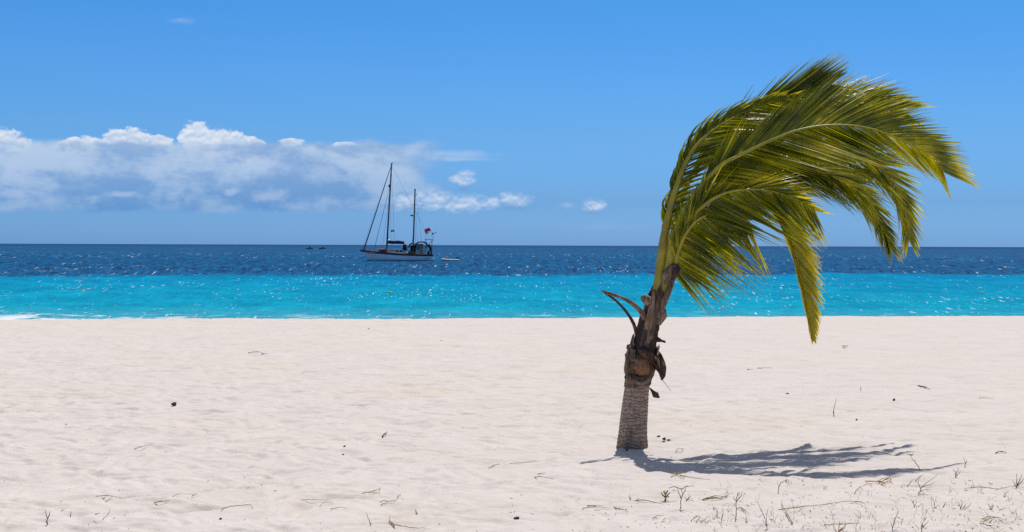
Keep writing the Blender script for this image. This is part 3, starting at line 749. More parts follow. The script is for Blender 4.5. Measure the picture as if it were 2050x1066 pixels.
for p0, p1, y0, y1 in [((770, 509), (777.6, 441), 1.8, 1.3), ((777.6, 441), (783, 335), 1.3, .1), ((778, 511), (781, 375), -1.8, -1.0), ((784, 511), (782.5, 350), -1.8, -.1), ((766, 509), (780.6, 380), -1.8, -.2),
                       ((822, 512), (828.6, 440), 1.6, .8), ((838.5, 512), (830.2, 392), -1.6, -.1), ((834, 512), (829.6, 410), -1.6, -.1), ((847, 506), (830.6, 384), 0, 0), ((783.4, 332), (864, 488), 0, .6), ((790, 490), (783.2, 340), 0, 0)]:
    a, b = Y(*p0), Y(*p1); a.y = y0; b.y = y1; spar(a, b, .017, .017, 'shroud', WIRE, yacht, 5, 2)
spar(Y(775, 488.3), Y(809, 489.8), .08, .08, 'boom', METAL, yacht)
mb = MB(); q = [Y(776, 485.3), Y(780, 486.2), Y(788, 486.8), Y(798, 486.6), Y(806, 487.5), Y(808.5, 489)]; mb.tube(catmull(q, 4), [.18]*3+[.30]*15+[.24]*3, 10, 1, .3); mb.build('sail_cover', NAVY, yacht)
spar(Y(826.5, 494), Y(848, 491), .06, .05, 'boom', METAL, yacht)
mb = MB(); q = Y(778.4, 483.5); mb.sph(q, .24, 12, 8, (1, 1, 1)); mb.build('radome', WHITE, yacht)
mb = MB(); mb.box(q-Vector((0, 0, .3)), (.1, .1, .3)); mb.build('radome_bracket', METAL, yacht, False)
# canvas
def canopy(x0, x1, zc, hw, sag, mat, name, parent, droop=.12):
    vs, fs = [], []; nx, ny = 10, 8
    a, b = Y(x0, zc), Y(x1, zc)
    for i in range(nx+1):
        for j in range(ny+1):
            u = i/nx; v = j/ny*2-1
            vs.append((a.x+(b.x-a.x)*u, v*hw, a.z + sag*(1-v*v) + .12*math.sin(math.pi*u) - droop*abs(2*u-1)**4*2))
    for i in range(nx):
        for j in range(ny): k = i*(ny+1)+j; fs.append((k, k+1, k+ny+2, k+ny+1))
    o = mesh_obj(name, vs, fs, mat, parent); so = o.modifiers.new('t', 'SOLIDIFY'); so.thickness = .05; return o
prism([(806.5, 502), (808, 491.5), (811, 490), (813.5, 492), (815.5, 503)], 1.2, NAVY, 'spray_hood', yacht)
canopy(818, 834, 491.5, 1.3, .2, NAVY, 'awning', yacht, .3)
bim = canopy(831, 856, 488.5, 1.4, .2, NAVY, 'bimini', yacht, .25)
for px in (834.5, 848.5):
    for y_ in (-1.35, 1.35):
        a, b = Y(px, 511), Y(px, 489); a.y = b.y = y_; spar(a, b, .025, .025, 'bimini_post', METAL, bim, 6, 1)
mb = MB(); a, b = Y(834.5, 509), Y(848, 489.5); mb.box(((a.x+b.x)/2, -1.38, (a.z+b.z)/2), (b.x-a.x, .03, b.z-a.z)); mb.build('side_cloth', GREYC, yacht, False)
mb = MB(); a, b = Y(821, 508), Y(832, 493); mb.box(((a.x+b.x)/2, .6, (a.z+b.z)/2), (b.x-a.x, .04, b.z-a.z)); mb.build('weather_cloth', DARKW, yacht, False)
def ring(c, r, t, name, mat, parent):
    mb = MB(); pts = [Vector(c)+Vector((math.cos(a)*r, 0, math.sin(a)*r)) for a in [2*math.pi*i/16 for i in range(17)]]; mb.tube(pts, t, 6); return mb.build(name, mat, parent)
q = Y(845.5, 503); ring((q.x, -1.5, q.z), .28, .09, 'life_ring', YELLOW, yacht)
q = Y(837.5, 505.5); ring((q.x, -1.5, q.z), .24, .07, 'life_ring', WHITE, yacht)
# arch over the stern with solar panel, wind generator and flag
arch = empty('stern_arch', Y(857, 512)); arch.parent = yacht
def A_(px, py, y): v = Y(px, py) - Y(857, 512); v.y = y; return v
for y_ in (-1.1, 1.1):
    spar(A_(851, 512, y_), A_(852.5, 481.5, y_), .035, .03, 'arch_leg', METAL, arch, 6, 2)
    spar(A_(863.5, 512, y_), A_(865, 481.5, y_), .035, .03, 'arch_leg', METAL, arch, 6, 2)
    spar(A_(851.5, 498, y_), A_(864.5, 484, y_), .022, .022, 'arch_brace', METAL, arch, 6, 1)
    spar(A_(851.5, 484, y_), A_(864.5, 498, y_), .022, .022, 'arch_brace', METAL, arch, 6, 1)
mb = MB(); mb.box(A_(858.5, 480.8, 0), (1.45, 2.3, .07)); mb.build('solar_panel', SOLAR, arch, False)
for px, py, c, m_ in ((860, 494, (.55, .5, .55), DARKW), (862.5, 500, (.5, .5, .7), NAVY), (855.5, 503, (.45, .5, .6), WHITE2), (864, 507, (.35, .4, .9), DARKW), (854, 496, (.3, .3, .45), GREYC)):
    mb = MB(); q = A_(px, py, -1.0); mb.sph(q, .5, 10, 8, c, .5); mb.build('lashed_bundle', m_, arch)
wp = spar(A_(866.3, 484, .9), A_(866.5, 469.5, .9), .035, .03, 'generator_pole', METAL, arch, 6, 1)
mb = MB(); q = A_(866.9, 468.8, .9); mb.tube([q-Vector((.28, 0, 0)), q+Vector((.28, 0, 0))], [.10, .04], 8)
for k in range(3):
    a = R(20+120*k); mb.tube([q, q+Vector((-.25, math.cos(a)*.25, math.sin(a)*.25)), q+Vector((-.28, math.cos(a)*.58, math.sin(a)*.58))], [.04, .05, .02], 6, .3)
mb.tube([q+Vector((.25, 0, 0)), q+Vector((.55, 0, .32))], [.03, .09], 6, .3)
mb.build('wind_generator', METAL, arch)
fp = spar(Y(852.5, 481), Y(851.2, 459), .026, .02, 'flag_pole', METAL, yacht, 6, 1)
vs, fs = [], []
for i in range(11):
    for j in range(7):
        u, v = i/10, j/6
        px = 849.3 + 11.5*u + 1.2*v + 1.0*v*u; py = 459.2 + 6.0*v + 1.2*math.sin(u*6+.6) - .6*u + 1.6*v*(1-u)
        q = Y(px, py); vs.append((q.x, .18*math.sin(u*8+v), q.z))
for i in range(10):
    for j in range(6): k = i*7+j; fs.append((k, k+1, k+8, k+7))
mesh_obj('flag', vs, fs, FLAGR, fp)
q0 = Y(853, 468.5); mb = MB(); mb.tube([q0, q0+Vector((.3, 0, .05)), q0+Vector((.55, .05, .22))], [.13, .10, .04], 8, .3, .3); mb.build('flag_fold', GREYC, fp)
for px, m_ in ((784, GREEN), (788.2, GREEN)):
    q = Y(px, 464); mb = MB(); mb.box(q, (.20, .03, .40)); mb.build('courtesy_flag', m_, yacht, False)
q = Y(786, 463.4); mb = MB(); mb.box(q, (.18, .025, .36)); mb.build('courtesy_flag', WHITE2, yacht, False)
# deck gear
mb = MB(); mb.tube([Y(758.5, 503.5)+Vector((0, -.7, 0)), Y(763, 503)+Vector((0, -.75, 0)), Y(770, 503)+Vector((0, -.75, 0)), Y(774.5, 505)+Vector((0, -.7, 0))], [.22, .34, .34, .2], 10, 1, .5); mb.build('sail_bag', ORANGE, yacht)
mb = MB(); mb.tube([Y(761, 500.6), Y(766, 501), Y(770, 500.6)], [.08, .14, .08], 8, 1, .5); mb.build('sail_bag', DARKW, yacht)
spar(Y(735, 507.3)+Vector((0, -1.0, 0)), Y(752, 508.3)+Vector((0, -1.4, 0)), .10, .10, 'fender', ORANGE, yacht, 8, 3)
spar(Y(739, 505.5)+Vector((0, -.5, 0)), Y(757, 507)+Vector((0, -.9, 0)), .10, .08, 'spare_pole', TEAK, yacht, 8, 3)
for px, h in ((724, 7), (731, 6.5), (741, 6), (752, 6), (764, 6), (780, 6), (796, 6), (812, 6), (828, 6)):
    zs = np.interp(px, [721, 735, 760, 800, 840, 867], [504.8, 506.8, 509.5, 512.6, 513.8, 514.0]); t = (px-721.5)/145.5; hb = 1.85*math.sin(math.pi*max(.01, t)*.56)**.72
    for sg in (-1, 1):
        a, b = Y(px, zs-3.5), Y(px, zs-h-3); a.y = b.y = sg*hb*.96; spar(a, b, .018, .015, 'stanchion', METAL, yacht, 5, 1)
for sg in (-1, 1):
    pts = []
    for px in range(724, 834, 6):
        zs = np.interp(px, [721, 735, 760, 800, 840, 867], [504.8, 506.8, 509.5, 512.6, 513.8, 514.0]); t = (px-721.5)/145.5; q = Y(px, zs-9); q.y = sg*1.85*math.sin(math.pi*t*.56)**.72*.96; pts.append(q)
    mb = MB(); mb.tube(pts, .014, 5); mb.build('guard_wire', WIRE, yacht)
mb = MB(); q = Y(855, 517.5); mb.sph((q.x, -1.68, q.z), .16, 10, 6, (2.6, .4, .9), .2); mb.build('exhaust_port', TEAK, hull)
for px in (842, 858.5, 862):
    q = Y(px, 500 if px < 850 else 506); mb = MB(); q.y = -1.2 if px < 850 else -.9
    mb.tube([q+Vector((0, 0, -.55)), q, q+Vector((0, 0, .25))], [.16, .24, .12], 8, .8, .3); mb.build('gear_bag', (NAVY, WHITE2, DARKW)[int(px) % 3], yacht)

# dinghy
dd = dist_sea(523.6, 903); dk = dd/F; DO = P(903, 523.6, dd)
dinghy = empty('inflatable_dinghy', DO)
tag(dinghy, 'small white inflatable dinghy with outboard motor floating behind the yacht', 'dinghy')
def D(px, py, y=0): return Vector(((px-903)*dk, y, (523.6-py)*dk))
mb = MB(); L_ = [D(919, 521.3, -.62), D(900, 521.4, -.66), D(890, 520.8, -.5), D(885.5, 519.6, 0), D(890, 520.8, .5), D(900, 521.4, .66), D(919, 521.3, .62)]
mb.tube(catmull(L_, 6), [.17]+[.21]*35+[.17], 10); mb.build('tube', RUBBER, dinghy)
mb = MB(); mb.box(D(902, 522.6), (2.7, 1.15, .22)); mb.build('floor', GREYC, dinghy, False)
mb = MB(); mb.box(D(902.5, 520.6), (.3, 1.1, .06)); mb.build('bench', ORANGE, dinghy, False)
mb = MB(); mb.sph(D(894, 519.6), .22, 8, 6, (1.4, 1.2, .8), .5); mb.build('bag', RED, dinghy)
mt = empty('outboard_motor', D(915.5, 520)); mt.parent = dinghy
mb = MB(); mb.box((0, 0, .28), (.42, .34, .34), .8); mb.build('cowl', BOOT, mt, False)
mb = MB(); mb.tube([(0.02, 0, .12), (0.06, 0, -.45)], [.08, .05], 8); mb.build('shaft', BOOT, mt)
mb = MB(); mb.tube([(-.15, 0, .25), (-.6, .1, .3)], [.03, .03], 6); mb.build('tiller', METAL, mt)
mb = MB(); mb.tube([D(885.5, 519.6), D(878, 521.8, .1), D(867, 513, .2)], .012, 5); mb.build('tow_rope', WIRE, dinghy)

# two far motor boats
def far_boat(px, py, label):
    d_ = dist_sea(py, px); k = d_/F; o = empty('motor_boat', P(px, py, d_)); tag(o, label, 'motor boat', 'far boats on the horizon')
    st = [(-2.3, -.1, 1.0, .05, .03), (-1.6, -.3, .9, .6, .3), (-.6, -.3, .8, .9, .7), (2.1, -.3, .75, .9, .75)]
    hull_mesh(st, 'hull', GREYC, o)
    mb = MB(); mb.box((.3, 0, 1.1), (1.3, 1.1, .75), .8); mb.build('wheelhouse', GLASS, o, False)
    mb = MB(); mb.box((2.2, 0, .8), (.4, .35, .6), .8); mb.build('outboard_motor', BOOT, o, False)
    return o
far_boat(620, 499.4, 'tiny dark motor boat near the horizon, left one of the pair')
far_boat(645.5, 499.4, 'tiny dark motor boat near the horizon, the one nearer the yacht')

# swimming-area buoys
def buoy(px, py, label):
    d_ = dist_sea(py, px); o = empty('marker_buoy', P(px, py, d_)); tag(o, label, 'buoy', 'yellow buoys marking the swimming area')
    mb = MB(); mb.sph((0, 0, .05), .105, 14, 10, (1, 1, 1.05)); mb.build('float', YELLOW, o)
    mb = MB(); mb.tube([(0, 0, .16), (0, 0, .22)], [.03, .025], 8); mb.build('lifting_eye', METAL, o)
buoy(780.5, 588.5, 'small yellow buoy on the turquoise water straight below the yacht')
buoy(1965, 588.5, 'small yellow buoy on the turquoise water near the right edge')
buoy(165, 585.5, 'small yellow buoy on the turquoise water near the left edge')

# ------------------------------------------------------------------ litter on the sand
STRAW = simple('dry_straw', (.36, .25, .10), .8, .35, 12)
STRAWO = simple('orange_straw', (.40, .20, .07), .8, .3, 12)
STRAWG = simple('grey_twig', (.20, .155, .10), .85, .35, 12)
WEED = simple('dark_weed', (.060, .048, .038), .9, .4, 20, bump=.5)
STONE = simple('dark_stone', (.075, .068, .064), .85, .3, 25, bump=.6)
LIVE = simple('fresh_green', (.22, .26, .03), .6, .3, 12)
def px_m(py): return (2*F/(py-491.0))/F      # metres per photo pixel on the sand at that row
def litter(name, cat, label, mat, strokes, w=2.2, group=None, upright=False, leaf=False):
    """strokes: polylines in picture positions; they lie on the sand, or stand on their first point when upright"""
    k = px_m(strokes[0][0][1]); org = None; mb = MB(); first = []
    for st in strokes:
        if upright:
            b = ground(*strokes[0][0]) if org is None else org; d0 = b.y; pts = []
            for i, p in enumerate(st): pts.append(P(p[0], p[1], d0 + random.uniform(-.03, .03)*(i > 0)))
            if st is strokes[0]: pts[0].z -= .01
        else:
            pts = []
            for i, p in enumerate(st):
                q = ground(*p); q.z += .006 + (.012*(i % 2) if len(st) > 2 else 0) + random.uniform(0, .008); pts.append(q)
        if org is None: org = pts[0].copy()
        elif first:
            q = min(first, key=lambda v: (v-pts[0]).length)
            if (q-pts[0]).length < 12*k: pts[0] = q.copy()
        cp = catmull(pts, 4) if len(pts) > 1 else pts
        cp = [q + Vector((random.gauss(0, .0015), random.gauss(0, .002), random.gauss(0, .0015))) for q in cp]
        if st is strokes[0]: first = list(cp)
        m = len(cp); rad = [max(.0007, .8*w*k/2*(1-.65*i/(m-1))*random.uniform(.8, 1.25)) for i in range(m)]
        mb.tube(cp, rad, 6, .9)
    o = mb.build(name, mat, None, True, org); tag(o, label, cat, group); return o
def lump(name, cat, label, mat, px, py, w, h, group=None, rnd=.7):
    q = ground(px, py); k = px_m(py); mb = MB(); r = w*k/2; mb.sph((0, 0, 0), r, 14, 9, (1, .8, h/w), rnd)
    o = mb.build(name, mat); o.location = q + Vector((0, 0, r*h/w*.5)); tag(o, label, cat, group); return o

T, U_ = 'dry stalks and straw on the sand', True
SK = [
 ('dry_stalk', 'dry stalk', 'bunch of pale dry straw below the left end of the palm shadow', STRAW, [[(1344, 958), (1356, 953), (1368, 961)], [(1350, 950), (1362, 956), (1374, 955)], [(1366, 958), (1392, 962), (1422, 963)], [(1347, 955), (1360, 951), (1372, 948)]], 2.4, False),
 ('dry_stalk', 'dry stalk', 'forked dry stalk standing beside the green seedling', STRAWG, [[(1363, 1019), (1363, 1002), (1366, 990), (1363, 977)], [(1364, 996), (1358, 984), (1355, 978)], [(1365, 992), (1371, 983), (1373, 976)], [(1364, 980), (1376, 974), (1391, 973)], [(1364, 978), (1350, 975), (1339, 977)]], 2.6, U_),
 ('stick', 'stick', 'long dark stick lying left of the forked stalk', STRAWG, [[(1264, 1005), (1290, 1007), (1320, 1010), (1356, 1010)], [(1266, 1005), (1260, 992)]], 2.6, False),
 ('dry_stalk', 'dry stalk', 'tuft of orange straws right of the forked stalk', STRAWO, [[(1372, 1004), (1378, 997), (1384, 992)], [(1374, 1002), (1370, 994)], [(1380, 1005), (1388, 998)], [(1376, 1006), (1380, 996), (1379, 990)]], 2.2, U_),
 ('dry_stalk', 'dry stalk', 'thick sheaf of pale straw lying below the middle of the palm shadow', STRAW, [[(1400, 1005), (1420, 1002), (1445, 1000), (1460, 996)], [(1402, 1003), (1430, 999), (1456, 998)], [(1410, 1005), (1440, 1002), (1457, 994)]], 3.0, False),
 ('dry_stalk', 'dry stalk', 'tall dark stalk with a flowering head standing at the bottom edge under the palm shadow', STRAWG, [[(1472, 1044), (1474, 1020), (1474, 1000), (1478, 986)], [(1474, 1004), (1484, 992), (1486, 984)], [(1474, 1003), (1468, 994)], [(1476, 994), (1482, 986)]], 2.6, U_),
 ('dry_stalk', 'dry stalk', 'bent straw like a shepherd crook below the shadow middle', STRAW, [[(1558, 987), (1560, 972), (1568, 964), (1578, 962)], [(1568, 964), (1575, 967), (1580, 965)], [(1570, 963), (1576, 959)]], 2.4, U_),
 ('stick', 'stick', 'very long thin straw lying across the bottom right foreground', STRAW, [[(1558, 1024), (1600, 1020), (1650, 1013), (1690, 1009), (1716, 1007)], [(1716, 1008), (1727, 1012), (1736, 1022)]], 2.6, False),
 ('stick', 'stick', 'short thick straw crossing the left end of the very long one', STRAW, [[(1587, 1051), (1576, 1036), (1567, 1016), (1565, 1006)]], 3.4, False),
 ('dry_stalk', 'dry stalk', 'pair of thin grey blades forming a narrow V by the bottom edge', STRAWG, [[(1536, 1060), (1530, 1035), (1520, 1012), (1512, 998)], [(1534, 1058), (1534, 1035), (1538, 1018)], [(1532, 1058), (1526, 1040)]], 2.0, U_),
 ('dry_stalk', 'dry stalk', 'straw with a feathery head lying left of the long dark stick', STRAW, [[(1176, 1016), (1205, 1019), (1240, 1021), (1277, 1029)], [(1236, 1021), (1250, 1017)], [(1240, 1022), (1258, 1028)], [(1230, 1020), (1248, 1024)]], 2.4, False),
 ('stick', 'stick', 'thin dark stick lying just inside the left tail of straw at the bottom', STRAWG, [[(1166, 1022), (1190, 1022), (1215, 1018)]], 1.8, False),
 ('dry_stalk', 'dry stalk', 'orange-brown tangle of dead weed below the right part of the shadow', STRAWO, [[(1732, 967), (1752, 969), (1772, 968), (1786, 970)], [(1760, 972), (1770, 962), (1780, 960)], [(1764, 974), (1778, 968), (1790, 972)], [(1770, 964), (1782, 960), (1784, 968)], [(1756, 966), (1768, 971), (1774, 978)]], 2.6, False),
 ('dry_stalk', 'dry stalk', 'stalk leaning left out of the orange-brown tangle', STRAWG, [[(1709, 990), (1716, 980), (1728, 972)], [(1728, 972), (1740, 968)]], 2.0, U_),
 ('dry_stalk', 'dry stalk', 'leaning stalk tipped with an orange husk at the end of the palm shadow', STRAWO, [[(1846, 944), (1836, 931), (1826, 918), (1822, 909)], [(1822, 912), (1814, 910)], [(1822, 912), (1830, 908)], [(1821, 912), (1827, 913)]], 2.4, U_),
 ('dry_stalk', 'dry stalk', 'single dark upright blade right of the shadow tip', STRAWG, [[(1932, 936), (1932, 925), (1929, 916)], [(1932, 930), (1936, 921)]], 2.0, U_),
 ('dry_stalk', 'dry stalk', 'widest branching dry weed, its arms fanning to the right', STRAW, [[(1838, 990), (1846, 975), (1862, 962), (1878, 950)], [(1842, 980), (1838, 965), (1844, 953)], [(1846, 975), (1858, 972), (1872, 966)], [(1832, 966), (1840, 955), (1850, 951)], [(1838, 982), (1850, 981), (1866, 980)], [(1816, 975), (1824, 964), (1830, 960)]], 2.2, U_),
 ('dry_stalk', 'dry stalk', 'small orange tuft between the fanning weed and the far right edge', STRAWO, [[(1914, 956), (1912, 946), (1908, 941)], [(1914, 955), (1916, 944), (1919, 938)], [(1914, 956), (1920, 948), (1922, 944)]], 2.4, U_),
 ('stick', 'stick', 'long reddish stick lying flat at the right edge', STRAW, [[(1931, 981), (1960, 980), (2000, 981), (2030, 979), (2056, 981)], [(2030, 979), (2040, 975)]], 2.4, False),
 ('dry_stalk', 'dry stalk', 'green-brown grass clump cut by the right edge', STRAWG, [[(2034, 976), (2036, 962), (2034, 948)], [(2036, 976), (2042, 960), (2046, 950)], [(2038, 976), (2046, 964), (2050, 956)], [(2034, 974), (2028, 962)]], 2.4, U_),
 ('dry_stalk', 'dry stalk', 'first small dark grass tuft in the row at bottom right', STRAWG, [[(1832, 1016), (1828, 1006), (1824, 1000)], [(1834, 1016), (1836, 1004)], [(1840, 1018), (1846, 1008)]], 2.0, U_),
 ('dry_stalk', 'dry stalk', 'second small dark grass tuft in the row at bottom right', STRAWG, [[(1872, 1018), (1870, 1006), (1868, 999)], [(1874, 1018), (1880, 1010)], [(1886, 1018), (1892, 1008), (1890, 1016)]], 2.0, U_),
 ('dry_stalk', 'dry stalk', 'dark bushy grass tuft in the middle of the row at bottom right', STRAWG, [[(1925, 1020), (1920, 1010), (1916, 1004)], [(1926, 1020), (1926, 1006), (1922, 1000)], [(1928, 1020), (1934, 1008)], [(1930, 1020), (1940, 1014), (1944, 1006)], [(1922, 1012), (1914, 1012)]], 2.0, U_),
 ('dry_stalk', 'dry stalk', 'rightmost dark grass tuft of the row at bottom right', STRAWG, [[(1985, 1022), (1980, 1012), (1976, 1008)], [(1986, 1022), (1990, 1010)], [(2000, 1022), (2010, 1018), (2016, 1018)]], 2.0, U_),
 ('stick', 'stick', 'double yellow straw lying in the bottom right corner', STRAW, [[(1965, 1042), (1985, 1040), (2015, 1044)], [(1970, 1046), (1992, 1043), (2012, 1045)]], 2.6, False),
 ('stick', 'stick', 'dark curled stick right under the double yellow straw', WEED, [[(1962, 1052), (1975, 1058), (1990, 1062)], [(1975, 1058), (1990, 1056)]], 2.4, False),
 ('dry_stalk', 'dry stalk', 'orange-brown stalk standing on the bottom edge right of centre', STRAWO, [[(1786, 1068), (1788, 1052), (1792, 1036)], [(1790, 1046), (1796, 1030), (1800, 1022)], [(1788, 1056), (1782, 1044)], [(1790, 1054), (1794, 1044)]], 2.2, U_),
 ('dry_stalk', 'dry stalk', 'dark thicket of short stems on the bottom edge below the long thin straw', STRAWO, [[(1678, 1068), (1680, 1050), (1680, 1044)], [(1684, 1068), (1692, 1052), (1690, 1044)], [(1672, 1068), (1668, 1052)], [(1650, 1052), (1670, 1050), (1688, 1049)], [(1688, 1068), (1694, 1056)], [(1690, 1050), (1706, 1048), (1722, 1048)]], 2.6, U_),
 ('dry_stalk', 'dry stalk', 'two slim grey blades beside the stalk on the bottom edge', STRAWG, [[(1844, 1066), (1848, 1046), (1856, 1036)], [(1842, 1062), (1844, 1042)], [(1848, 1060), (1860, 1042)]], 2.2, U_),
 ('dry_stalk', 'dry stalk', 'low straw cluster at the bottom below the orange tuft', STRAW, [[(1384, 1046), (1396, 1040), (1410, 1044)], [(1394, 1048), (1402, 1036)], [(1404, 1048), (1418, 1040), (1424, 1048)], [(1388, 1038), (1400, 1036)], [(1412, 1050), (1420, 1044)]], 2.2, False),
 ('dry_stalk', 'dry stalk', 'pair of straws leaning together right of the low straw cluster', STRAW, [[(1428, 1018), (1434, 1024), (1438, 1030)], [(1444, 1044), (1448, 1028), (1446, 1020)], [(1478, 1020), (1490, 1026), (1500, 1034)], [(1484, 1018), (1494, 1030)]], 2.2, False),
 ('stick', 'stick', 'small straw lying above the low straw cluster', STRAW, [[(1306, 1042), (1318, 1039), (1330, 1036)]], 2.2, False),
 ('dry_stalk', 'dry stalk', 'upright sprig with two leaves at the left end of the foreground', STRAWG, [[(94, 1052), (95, 1040), (92, 1030), (90, 1021)], [(94, 1040), (98, 1032), (100, 1024)], [(95, 1046), (91, 1040)]], 3.0, U_),
 ('stick', 'stick', 'short knotted straw lying above the left sprigs', STRAW, [[(193, 997), (215, 998), (244, 1000)], [(210, 998), (214, 994)], [(215, 998), (226, 996)]], 2.4, False),
 ('stick', 'stick', 'Y-shaped pale straw lying in the left foreground', STRAW, [[(308, 1008), (322, 1010), (340, 1004), (354, 994), (398, 993)], [(316, 1013), (330, 1009), (344, 1002)], [(384, 996), (396, 991)]], 2.4, False),
 ('stick', 'stick', 'arched straw bending down at its right end in the left foreground', STRAW, [[(443, 1023), (462, 1020), (482, 1016), (498, 1015), (504, 1018), (509, 1033)]], 2.4, False),
 ('stick', 'stick', 'faint thin straw lying highest in the left foreground', STRAWG, [[(268, 903), (284, 898), (306, 893)], [(280, 897), (286, 900)]], 1.8, False),
 ('dry_stalk', 'dry stalk', 'thin sprout with a bent leaf right of the left sprig', STRAWG, [[(197, 1046), (206, 1040), (216, 1030), (221, 1020)], [(198, 1048), (192, 1044)], [(190, 1030), (200, 1028)]], 2.2, U_),
 ('dry_stalk', 'dry stalk', 'tiny upright blade beside the knotted straw', STRAWG, [[(141, 1034), (142, 1028), (144, 1024)]], 2.2, U_),
 ('dry_stalk', 'dry stalk', 'tiny upright blade on the bottom edge near the left sprig', STRAWG, [[(176, 1062), (177, 1054), (178, 1048)]], 2.2, U_),
 ('stick', 'stick', 'dark straw with a pale fork lying left of the picture middle', STRAW, [[(718, 992), (738, 992), (762, 991)], [(742, 990), (756, 985), (762, 978)], [(752, 988), (748, 984)]], 2.6, False),
 ('stick', 'stick', 'curved yellow straw just below the pale-forked one', STRAW, [[(760, 1008), (768, 1008), (788, 1006), (796, 1000)], [(762, 1014), (776, 1010), (790, 1004)], [(800, 1000), (802, 992)]], 2.2, False),
 ('stick', 'stick', 'thin double straw left of the curved yellow one', STRAW, [[(603, 1005), (630, 1006), (662, 1003)], [(640, 1018), (650, 1012), (668, 1010)], [(662, 1022), (680, 1021), (696, 1020)]], 1.9, False),
 ('stick', 'stick', 'orange stick lying on the bottom edge left of the middle', STRAWO, [[(781, 1054), (800, 1058), (826, 1060), (852, 1064)], [(784, 1056), (780, 1046), (781, 1034)], [(786, 1052), (778, 1048)]], 3.0, False),
 ('dry_stalk', 'dry stalk', 'slim grey stem beside the orange stick', STRAWG, [[(742, 1054), (738, 1040), (732, 1026)], [(740, 1050), (746, 1052)]], 2.0, U_),
 ('dry_stalk', 'dry stalk', 'short dark upright twig below the yellow straw', STRAWG, [[(835, 1028), (833, 1024), (831, 1021)]], 2.8, U_),
 ('stick', 'stick', 'dark charred twig lying alone in the middle foreground', WEED, [[(766, 877), (770, 873), (775, 867)]], 4.0, False),
 ('stick', 'stick', 'dotted dry runner lying left of the palm shadow', STRAWG, [[(979, 940), (992, 936), (1010, 931), (1040, 931), (1070, 926), (1117, 922)]], 1.6, False),
 ('stick', 'stick', 'short dark stick with a knot at its right end', STRAWG, [[(1068, 959), (1085, 960), (1108, 962)], [(1076, 952), (1094, 950)]], 2.2, False),
 ('dry_stalk', 'dry stalk', 'tall thin twig standing on the open sand right of the palm', STRAWG, [[(1670, 836), (1669, 822), (1672, 808), (1675, 797)], [(1670, 828), (1668, 824)]], 2.0, U_),
 ('dry_stalk', 'dry stalk', 'short thin twig standing beyond the tall one', STRAWG, [[(1723, 783), (1723, 777), (1724, 772)]], 1.8, U_),
 ('stick', 'stick', 'grey driftwood sliver pointing right on the right half of the beach', WEED, [[(1838, 774), (1850, 778), (1862, 782)], [(1840, 775), (1858, 777)]], 3.0, False),
 ('stick', 'stick', 'dark crumpled weed near the waterline right of the hanging frond', WEED, [[(1687, 694), (1692, 696), (1698, 693)], [(1690, 699), (1694, 697)]], 2.4, False),
 ('stick', 'stick', 'flat dark weed streak right of the palm trunk', STRAWG, [[(1516, 739), (1530, 740), (1546, 738)], [(1496, 741), (1508, 740)]], 1.6, False),
 ('stick', 'stick', 'long flat twig near the right edge halfway up the beach', STRAWG, [[(1960, 799), (1975, 800), (1990, 800)]], 1.4, False),
 ('stick', 'stick', 'spread of dark dry seaweed on the far left beach', STRAWG, [[(496, 708), (512, 706), (530, 709)], [(500, 710), (514, 708)], [(524, 710), (536, 709)]], 1.8, False),
 ('stick', 'stick', 'dark leaf fragments right of the palm shadow tip', WEED, [[(1993, 909), (2000, 908), (2006, 907)], [(2008, 909), (2015, 908)]], 3.0, False),
 ('stick', 'stick', 'curled dry ring of weed at the near edge of the trunk shadow', STRAWG, [[(1353, 909), (1356, 903), (1364, 900), (1368, 904), (1360, 908), (1353, 906)]], 1.4, False),
]
for nm, ct, lb, mt_, sk, w_, up_ in SK:
    litter(nm, ct, lb, mt_, sk, w_, T, up_)
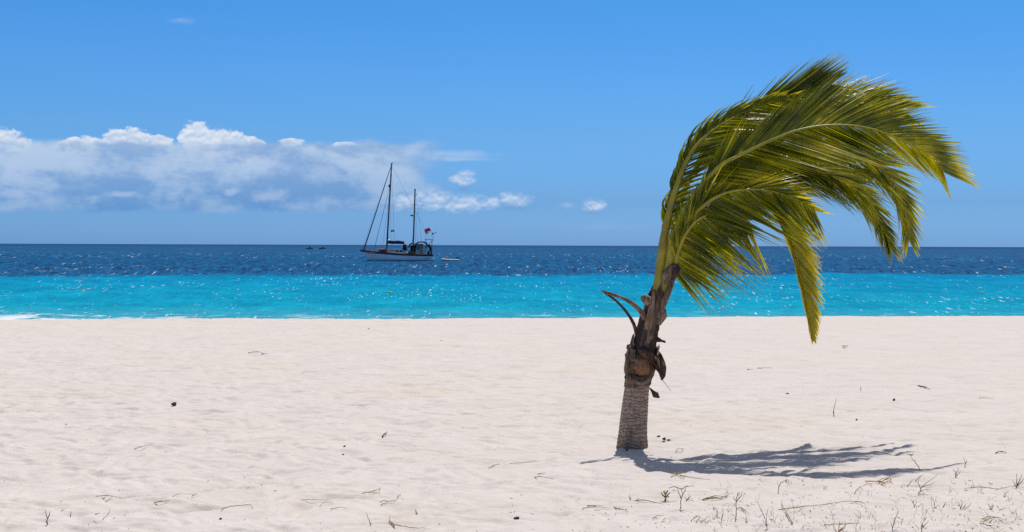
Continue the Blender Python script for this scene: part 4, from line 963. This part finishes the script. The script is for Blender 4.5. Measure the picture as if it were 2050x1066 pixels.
# fresh seedling
litter('green_seedling', 'seedling', 'bright yellow-green seedling sprouting below the palm shadow', LIVE,
       [[(1332, 1002), (1332, 994), (1331, 986)], [(1332, 996), (1338, 990), (1341, 986)], [(1332, 995), (1326, 991), (1324, 987)], [(1332, 990), (1336, 984), (1336, 981)], [(1331, 990), (1328, 984)], [(1332, 993), (1340, 995)], [(1332, 988), (1330, 982)]], 5.0, None, True)
G_ = 'small stones and shells on the sand'
for nm, lb, mt_, px, py, w_, h_ in [
    ('stone', 'black stone with a pointed top, largest on the left beach', STONE, 349, 811, 11, 7),
    ('stone', 'dark pebble left of the black pointed stone, further down', STONE, 132, 852, 5, 4),
    ('stone', 'small brown pebble between the two dark ones on the left beach', STONE, 180, 860, 4, 4),
    ('stone', 'round dark pebble left of the charred twig', STONE, 690, 895, 5, 4),
    ('stone', 'dark pebble lying just below the round one', STONE, 687, 912, 6, 4),
    ('stone', 'dark knobbly lump on the bottom edge near the middle', WEED, 1035, 1040, 12, 7),
    ('stone', 'dark pebble at the bottom left of the middle, under the arched straw', STONE, 442, 1040, 6, 4),
    ('stone', 'dark crumb nearest the palm trunk, leftmost of three', WEED, 1319, 875, 7, 4),
    ('stone', 'dark crumb in the middle of three right of the trunk', WEED, 1330, 880, 7, 5),
    ('stone', 'flat dark crumb, rightmost of three beside the trunk', WEED, 1339, 882, 9, 3),
    ('stone', 'tiny dark pebble on the far sand near the waterline, left half', STONE, 738, 660, 4, 3),
    ('stone', 'dark pebble on the far sand left of the palm', WEED, 884, 684, 4, 3),
    ('stone', 'dark pebble right of the palm halfway to the water', WEED, 1577, 790, 7, 4),
    ('stone', 'small round pebble right of the standing thin twigs', WEED, 1790, 802, 5, 5),
    ('stone', 'dark pebble below the driftwood sliver', WEED, 1715, 842, 4, 4),
    ('stone', 'pale grey sand-coloured lump below the middle of the shadow', STRAWG if False else STONE, 1965, 921, 5, 4),
    ('stone', 'brown crumb lying on the left end of the trunk shadow', WEED, 1255, 903, 5, 4)]:
    if 'pale grey' in lb: lb = 'dark pebble just right of the very tip of the palm shadow'
    lump(nm, 'stone', lb, mt_, px, py, w_, h_, G_)

# uncountable crumbs of weed and straw
def scatter(name, n, mat, region, smin, smax, seed, label):
    rr = random.Random(seed); mb = MB()
    for _ in range(n):
        px, py = region(rr)
        if py > 1075: continue
        q = PZ(px, py, 0.0); q.z = float(sand_z(q.x, q.y)) + .003; L0 = rr.uniform(smin, smax); a = rr.uniform(0, math.pi)*.6 + (.0 if rr.random() < .6 else 1.2)
        d = Vector((math.cos(a), math.sin(a)*1.5, rr.uniform(0, .5) if rr.random() < .35 else .03))*L0
        mb.tube([q, q+d*.5+Vector((0, 0, L0*.08)), q+d], [L0*.07, L0*.09, L0*.03], 4)
    o = mb.build(name, mat); tag(o, label, 'debris', kind='stuff'); return o
def reg_right(rr):
    while True:
        px = rr.uniform(1150, 2060); py = rr.uniform(945, 1072)
        if rr.random() < .15 + .85*min(1, max(0, (py-930)/130))*min(1, max(.15, (px-1100)/700)): return px, py
def reg_all(rr):
    u = rr.random()**.6; return rr.uniform(0, 2050), 650+u*420
def reg_mid(rr): return rr.uniform(100, 1250), 960+105*rr.random()**.8
scatter('straw_litter', 300, STRAW, reg_right, .008, .032, 3, 'fine pale straw bits strewn over the sand at bottom right')
scatter('weed_crumbs', 260, WEED, reg_right, .005, .018, 4, 'tiny dark crumbs of dry weed at bottom right')
scatter('beach_crumbs', 240, STRAWG, reg_all, .006, .022, 5, 'tiny grey-brown crumbs scattered over the whole beach')
scatter('beach_straw', 70, STRAW, reg_mid, .008, .03, 6, 'sparse fine straw bits along the bottom left foreground')

def blades(name, n, seed):
    rr = random.Random(seed); mb = MB()
    while n > 0:
        px, py = reg_right(rr)
        if px < 1420 or py < 960: continue
        q = PZ(px, py, 0.0); q.z = float(sand_z(q.x, q.y)) - .004
        for _ in range(rr.choice((1, 1, 2, 3))):
            n -= 1; h = rr.uniform(.015, .085); d = Vector((rr.gauss(0, .45), rr.gauss(0, .3), 1)).normalized(); b = q + Vector((rr.gauss(0, .01), rr.gauss(0, .01), 0))
            mb.tube([b, b+d*h*.5, b+(d+Vector((rr.gauss(0, .3), 0, -.15))).normalized()*h], [.0012, .001, .0005], 4)
    o = mb.build(name, STRAWG); tag(o, 'sparse short dry blades poking out of the sand at bottom right', 'grass', kind='stuff')
blades('dry_grass', 330, 8)

S.cycles.use_denoising = False
S.cycles.max_bounces = 8
